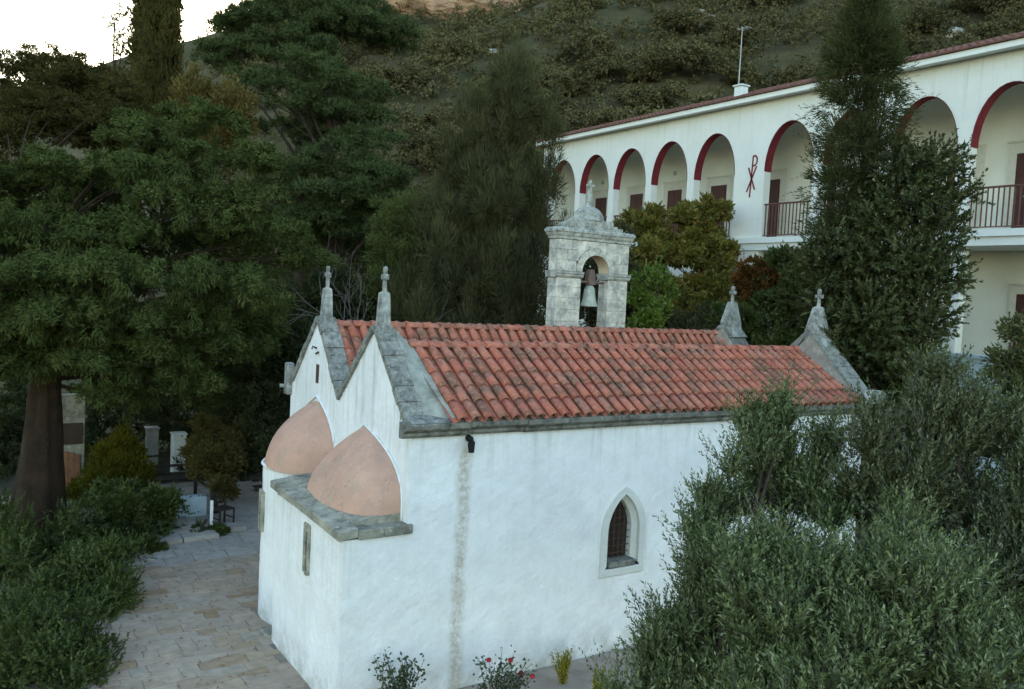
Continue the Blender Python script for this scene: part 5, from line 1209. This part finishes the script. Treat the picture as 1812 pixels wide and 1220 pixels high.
for (px, py, d, w, h, lab, nm, m_, cat) in ((315, 818, 27, .40, .95, 'short square white post by the garden gate', 'gate_post', 'white', 'post'), (268, 812, 27.8, .36, 1.05, 'weathered grey white post half hidden by shrubs', 'gate_post', 'metal', 'post')):
    b = P(px, py, d); q = empty(nm, (b[0], b[1], 0), lab, cat)
    mb = MB(); mb.bbox(b[0] - w / 2, b[0] + w / 2, b[1] - w / 2, b[1] + w / 2, 0, b[2] + h - .06, .015); mb.build('shaft', MAT[m_], q)
    mb = MB(); mb.bbox(b[0] - w / 2 - .03, b[0] + w / 2 + .03, b[1] - w / 2 - .03, b[1] + w / 2 + .03, b[2] + h - .058, b[2] + h, .015); mb.build('cap', MAT[m_], q)
q = empty('wooden_gate', (5.1, 25.0, 0), 'low dark wooden rail gate in front of the white post', 'gate')
for z in (.42, .62, .85): 
    mb = MB(); mb.bbox(4.55, 5.75, 24.97, 25.03, z, z + .07, .01); mb.build('rail', MAT['darkwood'], q)
for x in (4.5, 5.72): mb = MB(); mb.bbox(x, x + .08, 24.94, 25.06, 0, 1.0, .01); mb.build('gate_stile', MAT['darkwood'], q)
mb = MB(); mb.bbox(4.55, 5.42, 22.2, 22.5, 0, .62, .02); prop(mb.build('low_wall', MAT['bluewall']), 'low pale blue grey garden wall at the end of the pavement', 'wall')
q = empty('white_stake', (5.22, 20.95, 0), 'slim white wooden stake at the end of the low blue wall', 'stake'); mb = MB(); mb.bbox(5.19, 5.26, 20.92, 20.99, 0, .82, .01); mb.build('shaft', MAT['white'], q)
darkbush('weed_clump', 'small tuft of green weeds at the foot of the white stake', [(350, 942, 20.6, .28, .25, .12), (385, 940, 20.6, .2, .2, .08)], 'bushgreen', 51, clumps=60, per=50, rc=.1, L_=.07, w=.014, cat='weeds')
q = empty('plaster_wall', (2.6, 26.6, 0), 'crumbling pale wall with a brown boarded door behind the thick trunk', 'wall')
mb = MB(); mb.box(2.2, 3.05, 26.6, 26.9, 0, 2.75); mb.build('wall_face', MAT['slab'], q); 
dd = None
for k in range(5): 
    mb = MB(); mb.bbox(2.2 + k * .15, 2.345 + k * .15, 26.55, 26.595, 0, 1.25 - .05 * k, .006); mb.build('door_plank', MAT['doorwood'], q)
mb = MB(); mb.bbox(2.1, 3.0, 26.54, 26.598, 1.35, 1.95, .01); mb.build('window', MAT['pane'], q)

# ---- scrub on the hill
def ground_z(x, y): return float(hz(np.array(x), np.array(y)))
protos = []
for k in range(6):
    rg = np.random.default_rng(100 + k); lv = Leaves()
    lobes = [(np.array([rg.normal(0, .55), rg.normal(0, .55), .75 + rg.uniform(-.2, .45)]), (rg.uniform(.5, .9),) * 2 + (rg.uniform(.45, .75),)) for _ in range(6)]
    puff_leaves(lv, lobes, rg, 170, 26, .18, .13, .045, up=.3, tint=(.42, .22), low=-.4, inner=.08, tang=.7)
    m_ = lv.mesh('hill_shrub'); m_.materials.append(LM['hill']); protos.append(m_)
rg = np.random.default_rng(77); cand = []
while len(cand) < 2700:
    u = rg.uniform(-8, 112); v = rg.uniform(-45, 90)
    x, y = .8 * (u + 40) - .6 * v, .6 * (u + 40) + .8 * v
    if x < 34 and y < 38: continue
    q = (ROT.T @ (np.array([x, y, ground_z(x, y) + 1.5]) - CAM)); px, py = PX + q[0] * FPX / q[2], PY + q[1] * FPX / q[2]
    if q[2] < 5 or not (380 < px < 1900 and -60 < py < 620): continue
    if any((x - a) ** 2 + (y - b) ** 2 < (.9 + .4 * s_) ** 2 for a, b, s_, _ in cand[-250:]): continue
    cand.append((x, y, rg.uniform(.55, 1.6) * (1.3 if rg.random() < .2 else 1), q[2]))
cand.sort(key=lambda c: -c[2] / c[3])
for i, (x, y, s_, d) in enumerate(cand[:290]):
    o = bpy.data.objects.new('hill_shrub', protos[i % 6]); COL.objects.link(o)
    o.matrix_world = Matrix.Translation((x, y, ground_z(x, y) - .35 * s_)) @ Matrix.Rotation(rg.uniform(0, 6.28), 4, 'Z') @ Matrix.Diagonal((s_ * rg.uniform(.85, 1.25), s_ * rg.uniform(.85, 1.25), s_ * rg.uniform(.75, 1.1), 1))
    prop(o, 'rounded dark green shrub growing on the scrubby hillside', 'shrub', 'shrubs on the hillside')
TRI[0] = True; lv = Leaves(); lobes = []
for (x, y, s_, d) in cand[290:]: lobes.append((np.array([x, y, ground_z(x, y) + .45 * s_]), (s_ * .95, s_ * .95, s_ * .75)))
puff_leaves(lv, lobes, rg, 21000, 12, .42, .28, .10, up=.3, tint=(.42, .22), low=-.25, inner=.05, tang=.7)
prop(link('hillside_scrub', lv.mesh('hillside_scrub'), LM['hill']), kind='stuff'); TRI[0] = False
def rock(px, py, s_, seed):
    # a rock standing on the hill where the sight line meets it
    r_ = ROT @ np.array([px - PX, py - PY, FPX]); r_ = r_ / np.linalg.norm(r_); t = 60.0
    for _ in range(400):
        p = CAM + r_ * t
        if p[2] < ground_z(p[0], p[1]): break
        t += .4
    rg = np.random.default_rng(seed); bm = bmesh.new(); bmesh.ops.create_icosphere(bm, subdivisions=2, radius=1)
    sc = np.array([rg.uniform(.8, 1.5), rg.uniform(.7, 1.1), rg.uniform(.4, .7)]) * s_
    for v in bm.verts: v.co = Vector(np.array(v.co) * sc * (1 + rg.normal(0, .14)))
    me = bpy.data.meshes.new('hill_rock'); bm.to_mesh(me); bm.free()
    o = link('hill_rock', me, MAT['rock']); o.location = Vector(p + np.array([0, 0, .1 * s_])); prop(o, 'pale bare rock showing among the shrubs on the hillside', 'rock', 'rocks on the hillside')
bm = bmesh.new(); bmesh.ops.create_icosphere(bm, subdivisions=4, radius=1); rg = np.random.default_rng(260)
for v_ in bm.verts:
    k_ = 1 + .10 * math.sin(v_.co.x * 9 + v_.co.z * 3) + .07 * math.sin(v_.co.x * 23 + v_.co.y * 5) + rg.normal(0, .015)
    v_.co = Vector((v_.co.x * 12 * k_, v_.co.y * 3 * k_, v_.co.z * 3.0 * k_))
me = bpy.data.meshes.new('earth_bank'); bm.to_mesh(me); bm.free()
rr_ = ROT @ np.array([835 - PX, 20 - PY, FPX]); rr_ = rr_ / np.linalg.norm(rr_); t = 90.0
while t < 260 and (CAM + rr_ * t)[2] > ground_z(*(CAM + rr_ * t)[:2]): t += .5
t = min(t, 165); o = link('earth_bank', me, MAT['cliff']); pb = CAM + rr_ * t; o.location = (pb[0], pb[1], ground_z(pb[0], pb[1]) + .4); o.rotation_euler = (0, 0, R(-33)); prop(o, kind='structure')
for i, (x, y, s_) in enumerate([(1240, 28, .9), (1262, 36, .7), (1232, 40, .5), (1305, 55, .8), (1325, 66, .6), (1285, 44, .5), (1690, 62, .8), (1720, 70, .7), (1660, 50, .5), (1395, 40, .4), (875, 96, .8), (905, 22, .9), (1050, 85, .4), (650, 300, .6)]): rock(x, y, s_, 200 + i)
